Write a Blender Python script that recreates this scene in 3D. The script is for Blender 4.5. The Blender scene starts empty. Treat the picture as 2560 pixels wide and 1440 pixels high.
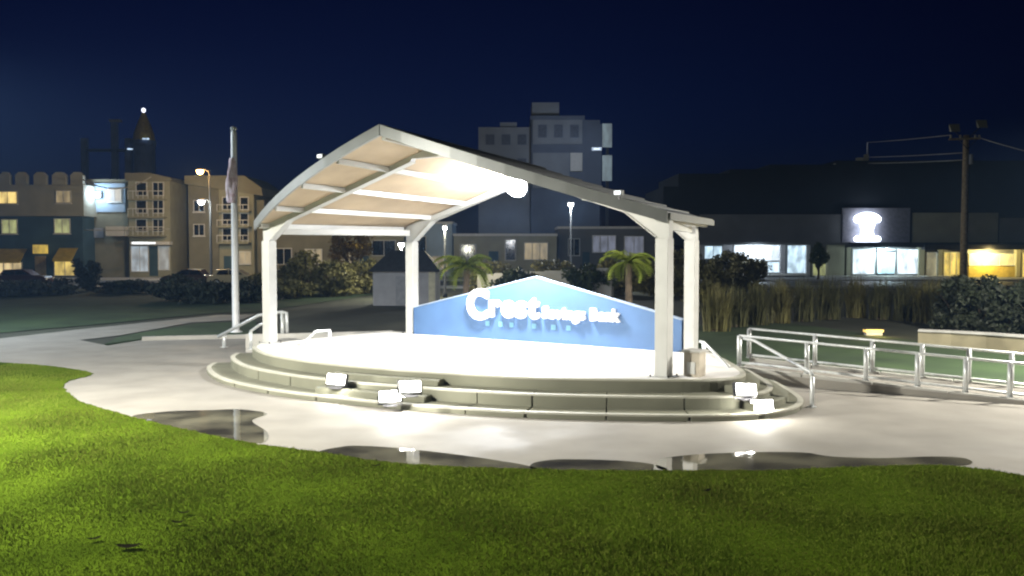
import bpy, bmesh, math, random
import numpy as np
from mathutils import Vector, Matrix
random.seed(7); rng = np.random.default_rng(7)
SC = bpy.context.scene; COL = SC.collection
R = math.radians
# ---------------------------------------------------------------- camera
H = 3.22; F = 2300.0; PITCH = math.atan(98 / F)
cam_d = bpy.data.cameras.new('camera'); cam = bpy.data.objects.new('camera', cam_d); COL.objects.link(cam)
cam.location = (0, 0, H); cam.rotation_euler = (math.pi / 2 - PITCH, 0, 0)
cam_d.sensor_width = 36; cam_d.lens = 36 * F / 2560; cam_d.clip_end = 5000; cam_d.clip_start = .1
SC.camera = cam
SC.render.engine = 'CYCLES'
SC.cycles.use_denoising = True
SC.cycles.filter_width = 2.2
SC.cycles.max_bounces = 6; SC.cycles.diffuse_bounces = 3; SC.cycles.glossy_bounces = 3
SC.cycles.volume_bounces = 0; SC.cycles.sample_clamp_indirect = 6
SC.cycles.volume_step_rate = 4
# ---------------------------------------------------------------- night sky, faint moonlight, exposure
W = bpy.data.worlds.new('World'); SC.world = W; W.use_nodes = True
nt = W.node_tree
sky = nt.nodes.new('ShaderNodeTexSky'); sky.sky_type = 'NISHITA'; sky.sun_disc = False
sky.sun_elevation = R(-5.5); sky.sun_rotation = R(-20); sky.altitude = 0; sky.air_density = 1.2; sky.dust_density = .4; sky.ozone_density = 5
bg = nt.nodes['Background']; bg.inputs['Strength'].default_value = .62
tint = nt.nodes.new('ShaderNodeMix'); tint.data_type = 'RGBA'; tint.blend_type = 'MULTIPLY'; tint.inputs[0].default_value = 1; tint.inputs[7].default_value = (.45, .6, 1.25, 1)
nt.links.new(sky.outputs[0], tint.inputs[6]); nt.links.new(tint.outputs[2], bg.inputs['Color'])
sun_d = bpy.data.lights.new('moonlight', 'SUN'); sun_d.energy = .015; sun_d.angle = R(4); sun_d.color = (.75, .85, 1)
sun = bpy.data.objects.new('moonlight', sun_d); COL.objects.link(sun); sun.rotation_euler = (R(50), 0, R(-20))
SC.view_settings.view_transform = 'Standard'; SC.view_settings.look = 'None'
SC.view_settings.exposure = 0; SC.view_settings.gamma = 1
# ---------------------------------------------------------------- helpers
def at(px, py, Y):
    """photo pixel + real distance in front of the camera -> point in the place"""
    a = (px - 1280) / F; b = (720 - py) / F
    c, s = math.cos(PITCH), math.sin(PITCH)
    d = Vector((a, c + b * s, -s + b * c))
    return Vector((0, 0, H)) + d * (Y / d.y)
def gp(px, py, z=0.0):
    a = (px - 1280) / F; b = (720 - py) / F
    c, s = math.cos(PITCH), math.sin(PITCH)
    d = Vector((a, c + b * s, -s + b * c)); t = (z - H) / d.z
    return Vector((0, 0, H)) + d * t
MATS = {}
def mat(name, col, rough=.7, metal=0., var=.18, scale=3., bump=.0, bscale=40., emit=None, estr=0., spec=.5, col2=None, coat=0.):
    if name in MATS: return MATS[name]
    m = bpy.data.materials.new(name); m.use_nodes = True; n = m.node_tree; N = n.nodes; L = n.links
    p = N['Principled BSDF']; p.inputs['Roughness'].default_value = rough; p.inputs['Metallic'].default_value = metal
    p.inputs['Specular IOR Level'].default_value = spec
    if coat: p.inputs['Coat Weight'].default_value = coat
    tc = N.new('ShaderNodeTexCoord')
    no = N.new('ShaderNodeTexNoise'); no.inputs['Scale'].default_value = scale; no.inputs['Detail'].default_value = 6
    L.new(tc.outputs['Object'], no.inputs['Vector'])
    mx = N.new('ShaderNodeMix'); mx.data_type = 'RGBA'
    c1 = col2 if col2 else tuple(c * (1 - var) for c in col)
    mx.inputs[6].default_value = (*c1, 1); mx.inputs[7].default_value = (*[min(1, c * (1 + var * .5)) for c in col], 1)
    rp = N.new('ShaderNodeMapRange'); rp.inputs[1].default_value = .35; rp.inputs[2].default_value = .65
    L.new(no.outputs['Fac'], rp.inputs[0]); L.new(rp.outputs[0], mx.inputs[0])
    L.new(mx.outputs[2], p.inputs['Base Color'])
    if bump:
        nb = N.new('ShaderNodeTexNoise'); nb.inputs['Scale'].default_value = bscale; nb.inputs['Detail'].default_value = 4
        L.new(tc.outputs['Object'], nb.inputs['Vector'])
        bp = N.new('ShaderNodeBump'); bp.inputs['Strength'].default_value = bump; bp.inputs['Distance'].default_value = .02
        L.new(nb.outputs['Fac'], bp.inputs['Height']); L.new(bp.outputs[0], p.inputs['Normal'])
    if emit:
        p.inputs['Emission Color'].default_value = (*emit, 1); p.inputs['Emission Strength'].default_value = estr
    MATS[name] = m
    return m
class MB:
    def __init__(s): s.v = []; s.f = []
    def add(s, vs, fs):
        o = len(s.v); s.v += [tuple(v) for v in vs]; s.f += [tuple(i + o for i in f) for f in fs]; return s
    def box(s, x0, y0, z0, x1, y1, z1):
        return s.add([(x0,y0,z0),(x1,y0,z0),(x1,y1,z0),(x0,y1,z0),(x0,y0,z1),(x1,y0,z1),(x1,y1,z1),(x0,y1,z1)],
                     [(0,3,2,1),(4,5,6,7),(0,1,5,4),(1,2,6,5),(2,3,7,6),(3,0,4,7)])
    def prism(s, poly, z0, z1):
        n = len(poly); zz = (lambda p, k: k)
        vs = [(p[0], p[1], z0) for p in poly] + [(p[0], p[1], z1) for p in poly]
        return s.add(vs, [tuple(range(n - 1, -1, -1)), tuple(range(n, 2 * n))] + [(i, (i+1) % n, n + (i+1) % n, n + i) for i in range(n)])
    def vprism(s, poly, y0, y1):
        """outline in x,z extruded in y"""
        n = len(poly)
        vs = [(p[0], y0, p[1]) for p in poly] + [(p[0], y1, p[1]) for p in poly]
        return s.add(vs, [tuple(range(n)), tuple(range(2*n - 1, n - 1, -1))] + [(i, n + i, n + (i+1) % n, (i+1) % n) for i in range(n)])
    def beam(s, a, b, w, h, up=(0, 0, 1)):
        """box beam, a->b along its axis, centred"""
        a = Vector(a); b = Vector(b); d = (b - a).normalized(); u = Vector(up)
        x = d.cross(u)
        if x.length < 1e-4: x = d.cross(Vector((0, 1, 0)))
        x.normalize(); y = x.cross(d).normalized(); vs = []
        for p in (a, b):
            for sx, sy in ((-1,-1),(1,-1),(1,1),(-1,1)): vs.append(p + x * sx * w / 2 + y * sy * h / 2)
        return s.add(vs, [(0,1,2,3),(7,6,5,4),(0,4,5,1),(1,5,6,2),(2,6,7,3),(3,7,4,0)])
    def tube(s, pts, rad, n=8, caps=True):
        pts = [Vector(p) for p in pts]; rad = rad if isinstance(rad, (list, tuple)) else [rad] * len(pts); vs = []
        for i, p in enumerate(pts):
            d = (pts[min(i+1, len(pts)-1)] - pts[max(i-1, 0)]).normalized()
            x = d.cross(Vector((0,0,1)));
            if x.length < 1e-3: x = d.cross(Vector((0,1,0)))
            x.normalize(); y = x.cross(d)
            for k in range(n):
                t = 2 * math.pi * k / n; vs.append(p + (x * math.cos(t) + y * math.sin(t)) * rad[i])
        fs = [(i*n + k, i*n + (k+1) % n, (i+1)*n + (k+1) % n, (i+1)*n + k) for i in range(len(pts)-1) for k in range(n)]
        if caps: fs += [tuple(range(n-1, -1, -1)), tuple(range((len(pts)-1)*n, len(pts)*n))]
        return s.add(vs, fs)
    def lathe(s, prof, n=16, c=(0,0,0)):
        """profile (r,z) about a vertical axis at c"""
        vs = []
        for r, z in prof:
            for k in range(n):
                t = 2*math.pi*k/n; vs.append((c[0] + r*math.cos(t), c[1] + r*math.sin(t), c[2] + z))
        m = len(prof)
        fs = [(i*n+k, i*n+(k+1)%n, (i+1)*n+(k+1)%n, (i+1)*n+k) for i in range(m-1) for k in range(n)]
        fs += [tuple(range(n-1,-1,-1)), tuple(range((m-1)*n, m*n))]
        return s.add(vs, fs)
    def build(s, name, m, parent=None, off=None, smooth=False, bevel=0., kind=None):
        if off is None: off = (0, 0, 0)
        me = bpy.data.meshes.new(name); me.from_pydata([(v[0]-off[0], v[1]-off[1], v[2]-off[2]) for v in s.v], [], s.f)
        me.materials.append(m); me.validate(); me.update()
        bm = bmesh.new(); bm.from_mesh(me); bmesh.ops.recalc_face_normals(bm, faces=bm.faces)
        if bevel: bmesh.ops.bevel(bm, geom=list(bm.edges), offset=bevel, segments=2, affect='EDGES', profile=.6)
        bm.to_mesh(me); bm.free()
        if smooth: me.shade_smooth()
        o = bpy.data.objects.new(name, me); COL.objects.link(o)
        if parent: o.parent = parent
        if kind: o['kind'] = kind
        return o
def tag(o, label, cat, group=None):
    o['label'] = label; o['category'] = cat
    if group: o['group'] = group
    return o
def thing(name, label, cat, loc=(0,0,0), rz=0, group=None):
    o = bpy.data.objects.new(name, None); COL.objects.link(o); o.empty_display_size = .2
    o.location = loc; o.rotation_euler = (0, 0, rz)
    return tag(o, label, cat, group)
def sheet(name, poly, z, m, kind='structure', parent=None):
    me = bpy.data.meshes.new(name); me.from_pydata([(p[0], p[1], z) for p in poly], [], [tuple(range(len(poly)))]); me.materials.append(m)
    bm = bmesh.new(); bm.from_mesh(me); bmesh.ops.recalc_face_normals(bm, faces=bm.faces)
    if bm.faces and list(bm.faces)[0].normal.z < 0: bmesh.ops.reverse_faces(bm, faces=bm.faces)
    bm.to_mesh(me); bm.free()
    o = bpy.data.objects.new(name, me); COL.objects.link(o)
    if kind: o['kind'] = kind
    if parent: o.parent = parent
    return o
def smooth_line(pts, k=6, closed=False):
    P = [Vector((p[0], p[1])) for p in pts]; n = len(P); out = []
    rngi = range(n if closed else n - 1)
    for i in rngi:
        g = (lambda j: P[j % n]) if closed else (lambda j: P[max(0, min(n-1, j))])
        p0, p1, p2, p3 = g(i-1), g(i), g(i+1), g(i+2)
        for j in range(k):
            t = j / k
            out.append(.5*((2*p1) + (p2-p0)*t + (2*p0-5*p1+4*p2-p3)*t*t + (3*p1-p0-3*p2+p3)*t**3))
    if not closed: out.append(P[-1])
    return out
def offset_line(P, d):
    out = []
    for i, p in enumerate(P):
        t = (P[min(i+1, len(P)-1)] - P[max(i-1, 0)]).normalized(); out.append(p + Vector((t.y, -t.x)) * -d * -1)
    return out
def lamp(name, loc, power, col, radius=.15, parent=None, spot=None, aim=None, blend=.5):
    d = bpy.data.lights.new(name, 'SPOT' if spot else 'POINT'); d.energy = power; d.color = col; d.shadow_soft_size = radius
    if spot: d.spot_size = spot; d.spot_blend = blend
    o = bpy.data.objects.new(name, d); COL.objects.link(o); o.location = loc
    if aim is not None: o.rotation_euler = (Vector(aim)).to_track_quat('-Z', 'Y').to_euler()
    if parent: o.parent = parent
    return o
# ---------------------------------------------------------------- materials
M = {}
def concrete(name, col, wet=.5):
    m = mat(name, col, .6, var=.13, scale=.9, bump=.25, bscale=55)
    N = m.node_tree.nodes; L = m.node_tree.links; p = N['Principled BSDF']
    tc = N.new('ShaderNodeTexCoord'); no = N.new('ShaderNodeTexNoise'); no.inputs['Scale'].default_value = .55; no.inputs['Detail'].default_value = 8
    L.new(tc.outputs['Object'], no.inputs['Vector'])
    mr = N.new('ShaderNodeMapRange'); mr.inputs[1].default_value = .38; mr.inputs[2].default_value = .62
    mr.inputs[3].default_value = .85 - wet * .45; mr.inputs[4].default_value = .85; p.inputs['Specular IOR Level'].default_value = .25
    L.new(no.outputs['Fac'], mr.inputs[0]); L.new(mr.outputs[0], p.inputs['Roughness'])
    return m
M['plaza'] = concrete('wet_plaza_concrete', (.29, .272, .24), .6)
M['path'] = concrete('path_concrete', (.36, .37, .38), .5)
M['stage'] = concrete('stage_concrete', (.20, .20, .15), .2)
M['stagetop'] = mat('stage_floor_paint', (.72, .70, .66), .55, var=.05, scale=1.2, bump=.08)
M['kerb'] = concrete('kerb_concrete', (.45, .44, .41), .2)
M['soil'] = mat('dark_ground', (.045, .05, .032), .95, var=.35, scale=.3, bump=.5, bscale=6)
M['asphalt'] = mat('asphalt', (.05, .05, .052), .55, var=.25, scale=.8, bump=.3, bscale=60)
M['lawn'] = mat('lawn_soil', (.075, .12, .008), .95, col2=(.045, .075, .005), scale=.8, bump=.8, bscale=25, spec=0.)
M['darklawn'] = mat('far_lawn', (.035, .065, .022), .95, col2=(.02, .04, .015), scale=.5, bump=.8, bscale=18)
M['blade'] = mat('grass_blade', (.145, .19, .026), .85, col2=(.10, .112, .02), scale=.55, spec=0.)
M['white'] = mat('white_painted_steel', (.52, .52, .50), .38, var=.05, scale=4, bump=.03)
M['rail'] = mat('galvanised_rail', (.66, .68, .68), .38, metal=.35, var=.12, scale=9)
M['fascia'] = mat('roof_fascia', (.26, .27, .27), .45, metal=.3, var=.1, scale=2)
M['roof'] = mat('roof_metal', (.34, .36, .38), .4, metal=.5, var=.1, scale=2)
M['ceiling'] = mat('roof_deck_underside', (.42, .325, .22), .75, var=.16, scale=1.1, bump=.1)
M['blue'] = mat('blue_painted_panel', (.06, .13, .27), .6, var=.1, scale=1.5, bump=.04)
M['paleblue'] = mat('pale_blue_tile', (.16, .36, .52), .5, var=.05)
M['letter'] = mat('lit_white_letter', (.9, .9, .92), .4, var=.01, emit=(1, 1, 1), estr=.6)
M['lens'] = mat('lamp_lens_cool', (.9, .9, .9), .2, var=0, emit=(.93, .97, 1), estr=40)
M['lenswarm'] = mat('lamp_lens_warm', (.9, .9, .9), .2, var=0, emit=(1, .97, .88), estr=14)
M['sodium'] = mat('lamp_lens_sodium', (.9, .7, .4), .2, var=0, emit=(1, .55, .16), estr=30)
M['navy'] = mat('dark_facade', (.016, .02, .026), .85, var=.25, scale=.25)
M['dark'] = mat('dark_metal', (.05, .05, .055), .45, metal=.5, var=.2)
M['flag'] = mat('faded_flag_cloth', (.78, .66, .70), .85, col2=(.60, .42, .46), scale=5, bump=.3, bscale=20)
M['wood'] = mat('weathered_pole_wood', (.40, .31, .18), .9, var=.35, scale=6, bump=.5, bscale=30)
M['wire'] = mat('power_cable', (.30, .29, .25), .6, var=.1)
M['ceramic'] = mat('insulator', (.45, .42, .33), .35, var=.1)
M['glassdark'] = mat('dark_window_glass', (.02, .025, .03), .08, var=.2, spec=.8)
def water_mat():
    m = mat('puddle_water', (.15, .14, .095), .03, col2=(.03, .027, .018), scale=.9, spec=.6)
    N = m.node_tree.nodes; L = m.node_tree.links; p = N['Principled BSDF']; p.inputs['IOR'].default_value = 1.45
    tc = N.new('ShaderNodeTexCoord'); no = N.new('ShaderNodeTexNoise'); no.inputs['Scale'].default_value = 3.5; L.new(tc.outputs['Object'], no.inputs['Vector'])
    b = N.new('ShaderNodeBump'); b.inputs['Strength'].default_value = .06; b.inputs['Distance'].default_value = .02; L.new(no.outputs['Fac'], b.inputs['Height']); L.new(b.outputs[0], p.inputs['Normal'])
    at_ = N.new('ShaderNodeAttribute'); at_.attribute_name = 'depth'
    n2 = N.new('ShaderNodeTexNoise'); n2.inputs['Scale'].default_value = 5; n2.inputs['Detail'].default_value = 6; L.new(tc.outputs['Object'], n2.inputs['Vector'])
    ad = N.new('ShaderNodeMath'); ad.operation = 'ADD'; L.new(at_.outputs['Fac'], ad.inputs[0]); L.new(n2.outputs['Fac'], ad.inputs[1])
    mr = N.new('ShaderNodeMapRange'); mr.inputs[1].default_value = .5; mr.inputs[2].default_value = 1.35; mr.interpolation_type = 'SMOOTHSTEP'; L.new(ad.outputs[0], mr.inputs[0])
    tr = N.new('ShaderNodeBsdfTransparent'); mx = N.new('ShaderNodeMixShader'); L.new(mr.outputs[0], mx.inputs[0]); L.new(tr.outputs[0], mx.inputs[1]); L.new(p.outputs[0], mx.inputs[2]); L.new(mx.outputs[0], N['Material Output'].inputs['Surface'])
    return m
M['water'] = water_mat()
# ---------------------------------------------------------------- ground
sheet('ground', [(-900, -60), (900, -60), (900, 2500), (-900, 2500)], -.03, M['soil'])
pz = [(-40, 4), (40, 4), (40, 18), (12.5, 20.5), (8, 23.5), (5.5, 30), (-4, 33)] + [tuple(gp(x, y)[:2]) for x, y in ((640, 843), (355, 850), (270, 864), (200, 850), (300, 838), (480, 806), (600, 800), (640, 786), (540, 788), (230, 820), (0, 846), (-500, 885))] + [(-40, 26)]
sheet('plaza', pz, 0, M['plaza'])
# lawn in front with a curving edge
edge_px = [(-700, 880), (-200, 893), (0, 907), (120, 916), (205, 928), (228, 938), (175, 952), (158, 966), (172, 985), (215, 1010), (330, 1044), (480, 1080), (620, 1108), (800, 1134), (960, 1157), (1130, 1169), (1280, 1174), (1500, 1179), (1900, 1179), (2150, 1170), (2330, 1166), (2440, 1174), (2560, 1192), (2800, 1240)]
edge = [p + Vector((random.gauss(0, .018), random.gauss(0, .018))) for p in smooth_line([gp(x, y) for x, y in edge_px], 16)]
lawn_poly = [tuple(p) for p in edge] + [(14, 4), (-40, 4)]
mbl = MB().prism(lawn_poly, -.02, .022); lawn = mbl.build('lawn', M['lawn'], kind='structure')
def in_poly(x, y, poly):
    ins = np.zeros(len(x), bool); n = len(poly)
    for i in range(n):
        x0, y0 = poly[i]; x1, y1 = poly[(i+1) % n]
        if y0 == y1: continue
        c = ((y0 > y) != (y1 > y)) & (x < (x1-x0)*(y-y0)/(y1-y0) + x0); ins ^= c
    return ins
def grass(name, label, poly, n, hmin, hmax, w, m, box, wt=None):
    x = rng.uniform(box[0], box[1], n); y = rng.uniform(box[2], box[3], n)
    k = in_poly(x, y, poly) & (np.abs(x) < y*.62 + .5)
    if wt is not None: k &= rng.random(n) < wt(y)
    x, y = x[k], y[k]; n = len(x)
    h = rng.uniform(hmin, hmax, n) * (1 + .35*np.sin(x*1.7)*np.cos(y*1.3)); a = rng.uniform(0, 2*np.pi, n); l = rng.uniform(-.6, .6, (2, n))*h
    V = np.empty((n, 3, 3)); ww = w*(.7 + rng.random(n)*.6)
    V[:, 0] = np.c_[x - np.cos(a)*ww, y - np.sin(a)*ww, np.full(n, .015)]
    V[:, 1] = np.c_[x + np.cos(a)*ww, y + np.sin(a)*ww, np.full(n, .015)]
    V[:, 2] = np.c_[x + l[0], y + l[1], .015 + h]
    me = bpy.data.meshes.new(name); me.vertices.add(3*n); me.vertices.foreach_set('co', V.ravel())
    me.loops.add(3*n); me.loops.foreach_set('vertex_index', np.arange(3*n, dtype=np.int32)); me.polygons.add(n)
    me.polygons.foreach_set('loop_start', np.arange(0, 3*n, 3, dtype=np.int32)); me.polygons.foreach_set('loop_total', np.full(n, 3, np.int32))
    me.materials.append(m); me.update(); me.validate()
    o = bpy.data.objects.new(name, me); COL.objects.link(o); o['kind'] = 'stuff'
    return tag(o, label, 'grass')
grass('lawn_grass', 'short green lawn grass in front of the curved walkway', lawn_poly, 1200000, .018, .042, .0055, M['blade'], (-14, 9, 8.4, 27), lambda y: np.clip((13/y)**1.6, .15, 1))
# puddles along the lawn edge
def puddle(pts, label):
    me = bpy.data.meshes.new('puddle'); L_ = smooth_line([gp(x, y) for x, y in pts], 6, True)
    bm = bmesh.new(); f = bm.faces.new([bm.verts.new((p.x, p.y, .006)) for p in L_])
    lay = bm.verts.layers.float.new('depth')
    if f.normal.z < 0 or True: bm.normal_update()
    if f.normal.z < 0: f.normal_flip()
    for k, d in enumerate((.08, .11, .13)):
        r_ = bmesh.ops.inset_region(bm, faces=[f], thickness=d, use_even_offset=False)
        for v in f.verts: v[lay] = (k + 1)/3
    bmesh.ops.triangulate(bm, faces=[f]); bm.to_mesh(me); bm.free(); me.materials.append(M['water'])
    o = bpy.data.objects.new('puddle', me); COL.objects.link(o); return tag(o, label, 'puddle', 'puddles along the lawn edge')
puddle([(330, 1043), (420, 1029), (520, 1026), (600, 1024), (668, 1034), (630, 1052), (665, 1078), (668, 1100), (640, 1108), (560, 1094), (450, 1072)], 'long brown puddle at the left end of the walkway edge')
puddle([(796, 1132), (850, 1118), (900, 1115), (1000, 1121), (1100, 1132), (1200, 1145), (1310, 1163), (1340, 1176), (1200, 1172), (1000, 1161), (880, 1146)], 'dark pointed puddle in the middle of the lawn edge')
puddle([(1345, 1177), (1330, 1160), (1380, 1150), (1450, 1149), (1560, 1153), (1640, 1163), (1660, 1179), (1500, 1180)], 'small pale puddle right of the dark pointed one')
puddle([(1668, 1178), (1650, 1150), (1740, 1137), (1900, 1131), (2010, 1132), (2080, 1142), (2200, 1146), (2330, 1142), (2410, 1146), (2428, 1160), (2360, 1166), (2150, 1170), (1900, 1180)], 'widest olive puddle at the right end of the walkway edge')
# far ground: lawns, road, pavements, kerbs
back_lawn = [tuple(gp(x, y)[:2]) for x, y in ((-500, 870), (0, 832), (230, 812), (540, 782), (640, 780))] + [(-8, 74), (-70, 74), (-70, 40)]
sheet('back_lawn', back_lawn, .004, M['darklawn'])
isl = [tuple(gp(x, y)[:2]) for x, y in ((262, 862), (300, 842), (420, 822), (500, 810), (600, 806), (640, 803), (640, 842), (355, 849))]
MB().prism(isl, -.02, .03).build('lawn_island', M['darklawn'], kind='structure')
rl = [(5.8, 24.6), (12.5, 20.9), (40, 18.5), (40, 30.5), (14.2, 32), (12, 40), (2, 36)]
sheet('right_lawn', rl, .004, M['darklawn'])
sheet('road', [(-120, 78), (120, 78), (120, 92), (-120, 92)], .0, M['asphalt'])
sheet('centre_line', [(-120, 84.9), (120, 84.9), (120, 85.05), (-120, 85.05)], .004, mat('yellow_road_paint', (.6, .42, .06), .6, var=.3))
for y0, y1 in ((75, 78), (92, 99.5)):
    MB().box(-120, y0, -.02, 120, y1, .13).build('pavement', M['path'], kind='structure')
# white kerb along the path island
kb = thing('kerb', 'pale low kerb along the dark grass island left of the stage', 'kerb', gp(500, 850))
kp = smooth_line([gp(355, 852), gp(450, 849), gp(560, 847), gp(648, 845)], 4)
for i in range(0, len(kp)-1, 2):
    a, b = kp[i], kp[min(i+2, len(kp)-1)]; MB().beam((a.x, a.y, .06), (b.x, b.y, .06), .14, .16).build('kerb_stone', M['kerb'], kb, off=kb.location)
# ---------------------------------------------------------------- stage with curved steps
chain = smooth_line([(-7.0, 25.1), (-6.85, 24.2), (-6.1, 22.7), (-5.05, 21.5), (-3.8, 20.5), (-2.04, 19.5), (-.24, 18.76), (.96, 18.42), (2.85, 18.2), (4.1, 18.25), (4.75, 18.8), (4.98, 20.0), (5.05, 23.45)], 6)
ST = .62
stage = thing('stage', 'round concrete stage with broad curved steps and a white lit floor', 'stage', (-1, 23, 0))
so = stage.location
inner = [Vector((5.2, 23.6)), Vector((-3.9, 29.2))]
plat = [tuple(p) for p in chain] + [tuple(p) for p in inner]
MB().prism(plat, 0, ST - .012).build('platform', M['stage'], stage, off=so, bevel=0)
fl = [tuple(p) for p in offset_line(chain, -.07)] + [(5.12, 23.5), (-3.85, 29.08)]
MB().prism(fl, ST - .012, ST).build('stage_floor', M['stagetop'], stage, off=so)
def ring(i0, i1, d, z, name, m=None, inner_d=-.35, bev=.02):
    seg = chain[i0:i1]; o = offset_line(seg, d); n = offset_line(seg, inner_d)
    return MB().prism([tuple(p) for p in o] + [tuple(p) for p in reversed(n)], 0, z).build(name, m or M['stage'], stage, off=so, bevel=bev)
nC = len(chain)
def step_blocks(d, z, per):
    j = 0
    while j < nC - 4:
        e_ = min(j + per, nC - 4); seg = chain[j:e_ + 1]
        if len(seg) < 2: break
        t0 = (seg[1] - seg[0]).normalized()*.005; t1 = (seg[-1] - seg[-2]).normalized()*.005
        o = offset_line(seg, d); n = offset_line(seg, -.35); o[0] += t0; o[-1] -= t1; n[0] += t0; n[-1] -= t1
        MB().prism([tuple(p) for p in o] + [tuple(p) for p in reversed(n)], 0, z).build('step_block', M['stage'], stage, off=so, bevel=.012)
        j = e_
step_blocks(.55, .37, 5); step_blocks(1.15, .12, 5)
iA = min(range(nC), key=lambda i: (chain[i] - Vector((-3.9, 20.6))).length); iB = min(range(nC), key=lambda i: (chain[i] - Vector((-1.15, 19.1))).length)
ring(iA, iB, .28, .495, 'stair_tread'); ring(iA, iB, .86, .245, 'stair_tread')
iC = min(range(nC), key=lambda i: (chain[i] - Vector((4.2, 18.25))).length)
ring(iC, nC - 4, .28, .495, 'stair_tread'); ring(iC, nC - 4, .86, .245, 'stair_tread')
M['painted_lit_edge'] = mat('painted_tread_light', (.44, .43, .36), .6, var=.12, scale=2)  # pale strips along the step edges paint in the light on the treads
def painted_lit_edge(i0, i1, d, z):
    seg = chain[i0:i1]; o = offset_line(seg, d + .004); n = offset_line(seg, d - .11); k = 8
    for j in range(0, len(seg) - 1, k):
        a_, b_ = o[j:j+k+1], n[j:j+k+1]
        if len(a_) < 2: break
        MB().prism([tuple(p) for p in a_] + [tuple(p) for p in reversed(b_)], z - .035, z + .004).build('painted_lit_edge', M['painted_lit_edge'], stage, off=so)
painted_lit_edge(0, nC - 3, .0, ST); painted_lit_edge(0, nC - 3, .55, .37); painted_lit_edge(0, nC - 3, 1.15, .12)
# pedestal box by the right rear column
pd = thing('pedestal', 'tan utility pedestal below the right rear column', 'pedestal', (3.74, 18.75, ST), R(-34.5))
MB().box(-.17, -.17, 0, .17, .17, .5).build('body', mat('pedestal_tan', (.46, .41, .33), .7), pd, bevel=.015)
MB().box(-.2, -.2, .5, .2, .2, .54).build('cap', M['kerb'], pd)
MB().box(-.09, -.19, .06, .09, -.172, .3).build('cover_plate', M['white'], pd)
# ---------------------------------------------------------------- bandshell roof structure
O = Vector((-1.80, 21.98, ST)); YAW = math.atan2(-.5662, .8243); A_, B_, D_ = 5.925, 4.59, 4.44
ZE, ZR, ZRB = 3.30, 5.28, 4.82
bs = thing('bandshell', 'white steel bandshell with pitched prow-front roof over the stage', 'bandshell', O, YAW)
def roofpt(side, f, g, dz=0):
    rf = Vector((0, -1.9 + 1.62*f*f, ZR)); ef = Vector((side*(A_ + .2), -1.9 + 1.62*f*f, ZE)); rb = Vector((0, D_ + .3, ZRB)); eb = Vector((side*(B_ + .42), D_ + .3, ZE))
    p = rf.lerp(ef, f).lerp(rb.lerp(eb, f), g); p.z += dz; return p
def slab(fn, t0, t1, name, m, parent, f0, f1, n=6):
    mb = MB(); vs = []; 
    for t in (t0, t1):
        for i in range(n + 1):
            g = i / n; vs += [fn(f0, g, t), fn(f1, g, t)]
    k = 2*(n+1); fs = []
    for i in range(n):
        a = 2*i; fs += [(a, a+1, a+3, a+2), (k+a+2, k+a+3, k+a+1, k+a), (a+1, k+a+1, k+a+3, a+3), (a, a+2, k+a+2, k+a)]
    fs += [(0, k, k+1, 1), (2*n, 2*n+1, k+2*n+1, k+2*n)]
    mb.add(vs, fs); return mb.build(name, m, parent)
for s in (-1, 1):
    fn = lambda f, g, t, s=s: roofpt(s, f, g, t)
    for i in range(4):
        slab(fn, -.05, -.085, 'ceiling_panel', M['ceiling'], bs, i/4 + .004, (i+1)/4 - .004)
    for i in range(8):
        p = slab(fn, -.048, .0, 'roof_sheet', M['roof'], bs, i/8 + .001, (i+1)/8 - .001)
        MB().beam(roofpt(s, (i+1)/8 - .002, .002, .015), roofpt(s, (i+1)/8 - .002, .998, .015), .03, .04).build('seam', M['roof'], p)
    for i, f in enumerate((.25, .5, .75, .965)):
        MB().beam(roofpt(s, f, .012, -.15), roofpt(s, f, .99, -.15), .09, .125).build('purlin', M['white'], bs)
    # fascia along the prow edge and the eave
    fm = MB(); nf = 10; vs = []
    for i in range(nf + 1):
        f = i/nf if s < 0 else .004 + .996*i/nf
        for g, dz in ((-.012, .05), (-.012, -.19), (-.002, -.19), (-.002, .05)): vs.append(roofpt(s, f, g, dz))
    fm.add(vs, [(4*i + k, 4*i + (k+1) % 4, 4*i + 4 + (k+1) % 4, 4*i + 4 + k) for i in range(nf) for k in range(4)] + [(0,1,2,3), tuple(4*nf + k for k in (3,2,1,0))])
    fm.build('fascia', M['fascia'], bs)
    MB().beam(roofpt(s, 1.004, 0, -.05), roofpt(s, 1.004, 1, -.05), .05, .13).build('gutter', M['fascia'], bs)
MB().beam(roofpt(-1, 0, .01, -.18), roofpt(-1, 0, .99, -.18), .12, .18).build('ridge_beam', M['white'], bs)
MB().beam((0, -1.95, ZR + .02), (0, D_ + .3, ZRB + .02), .18, .04).build('ridge_cap', M['roof'], bs)
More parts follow.
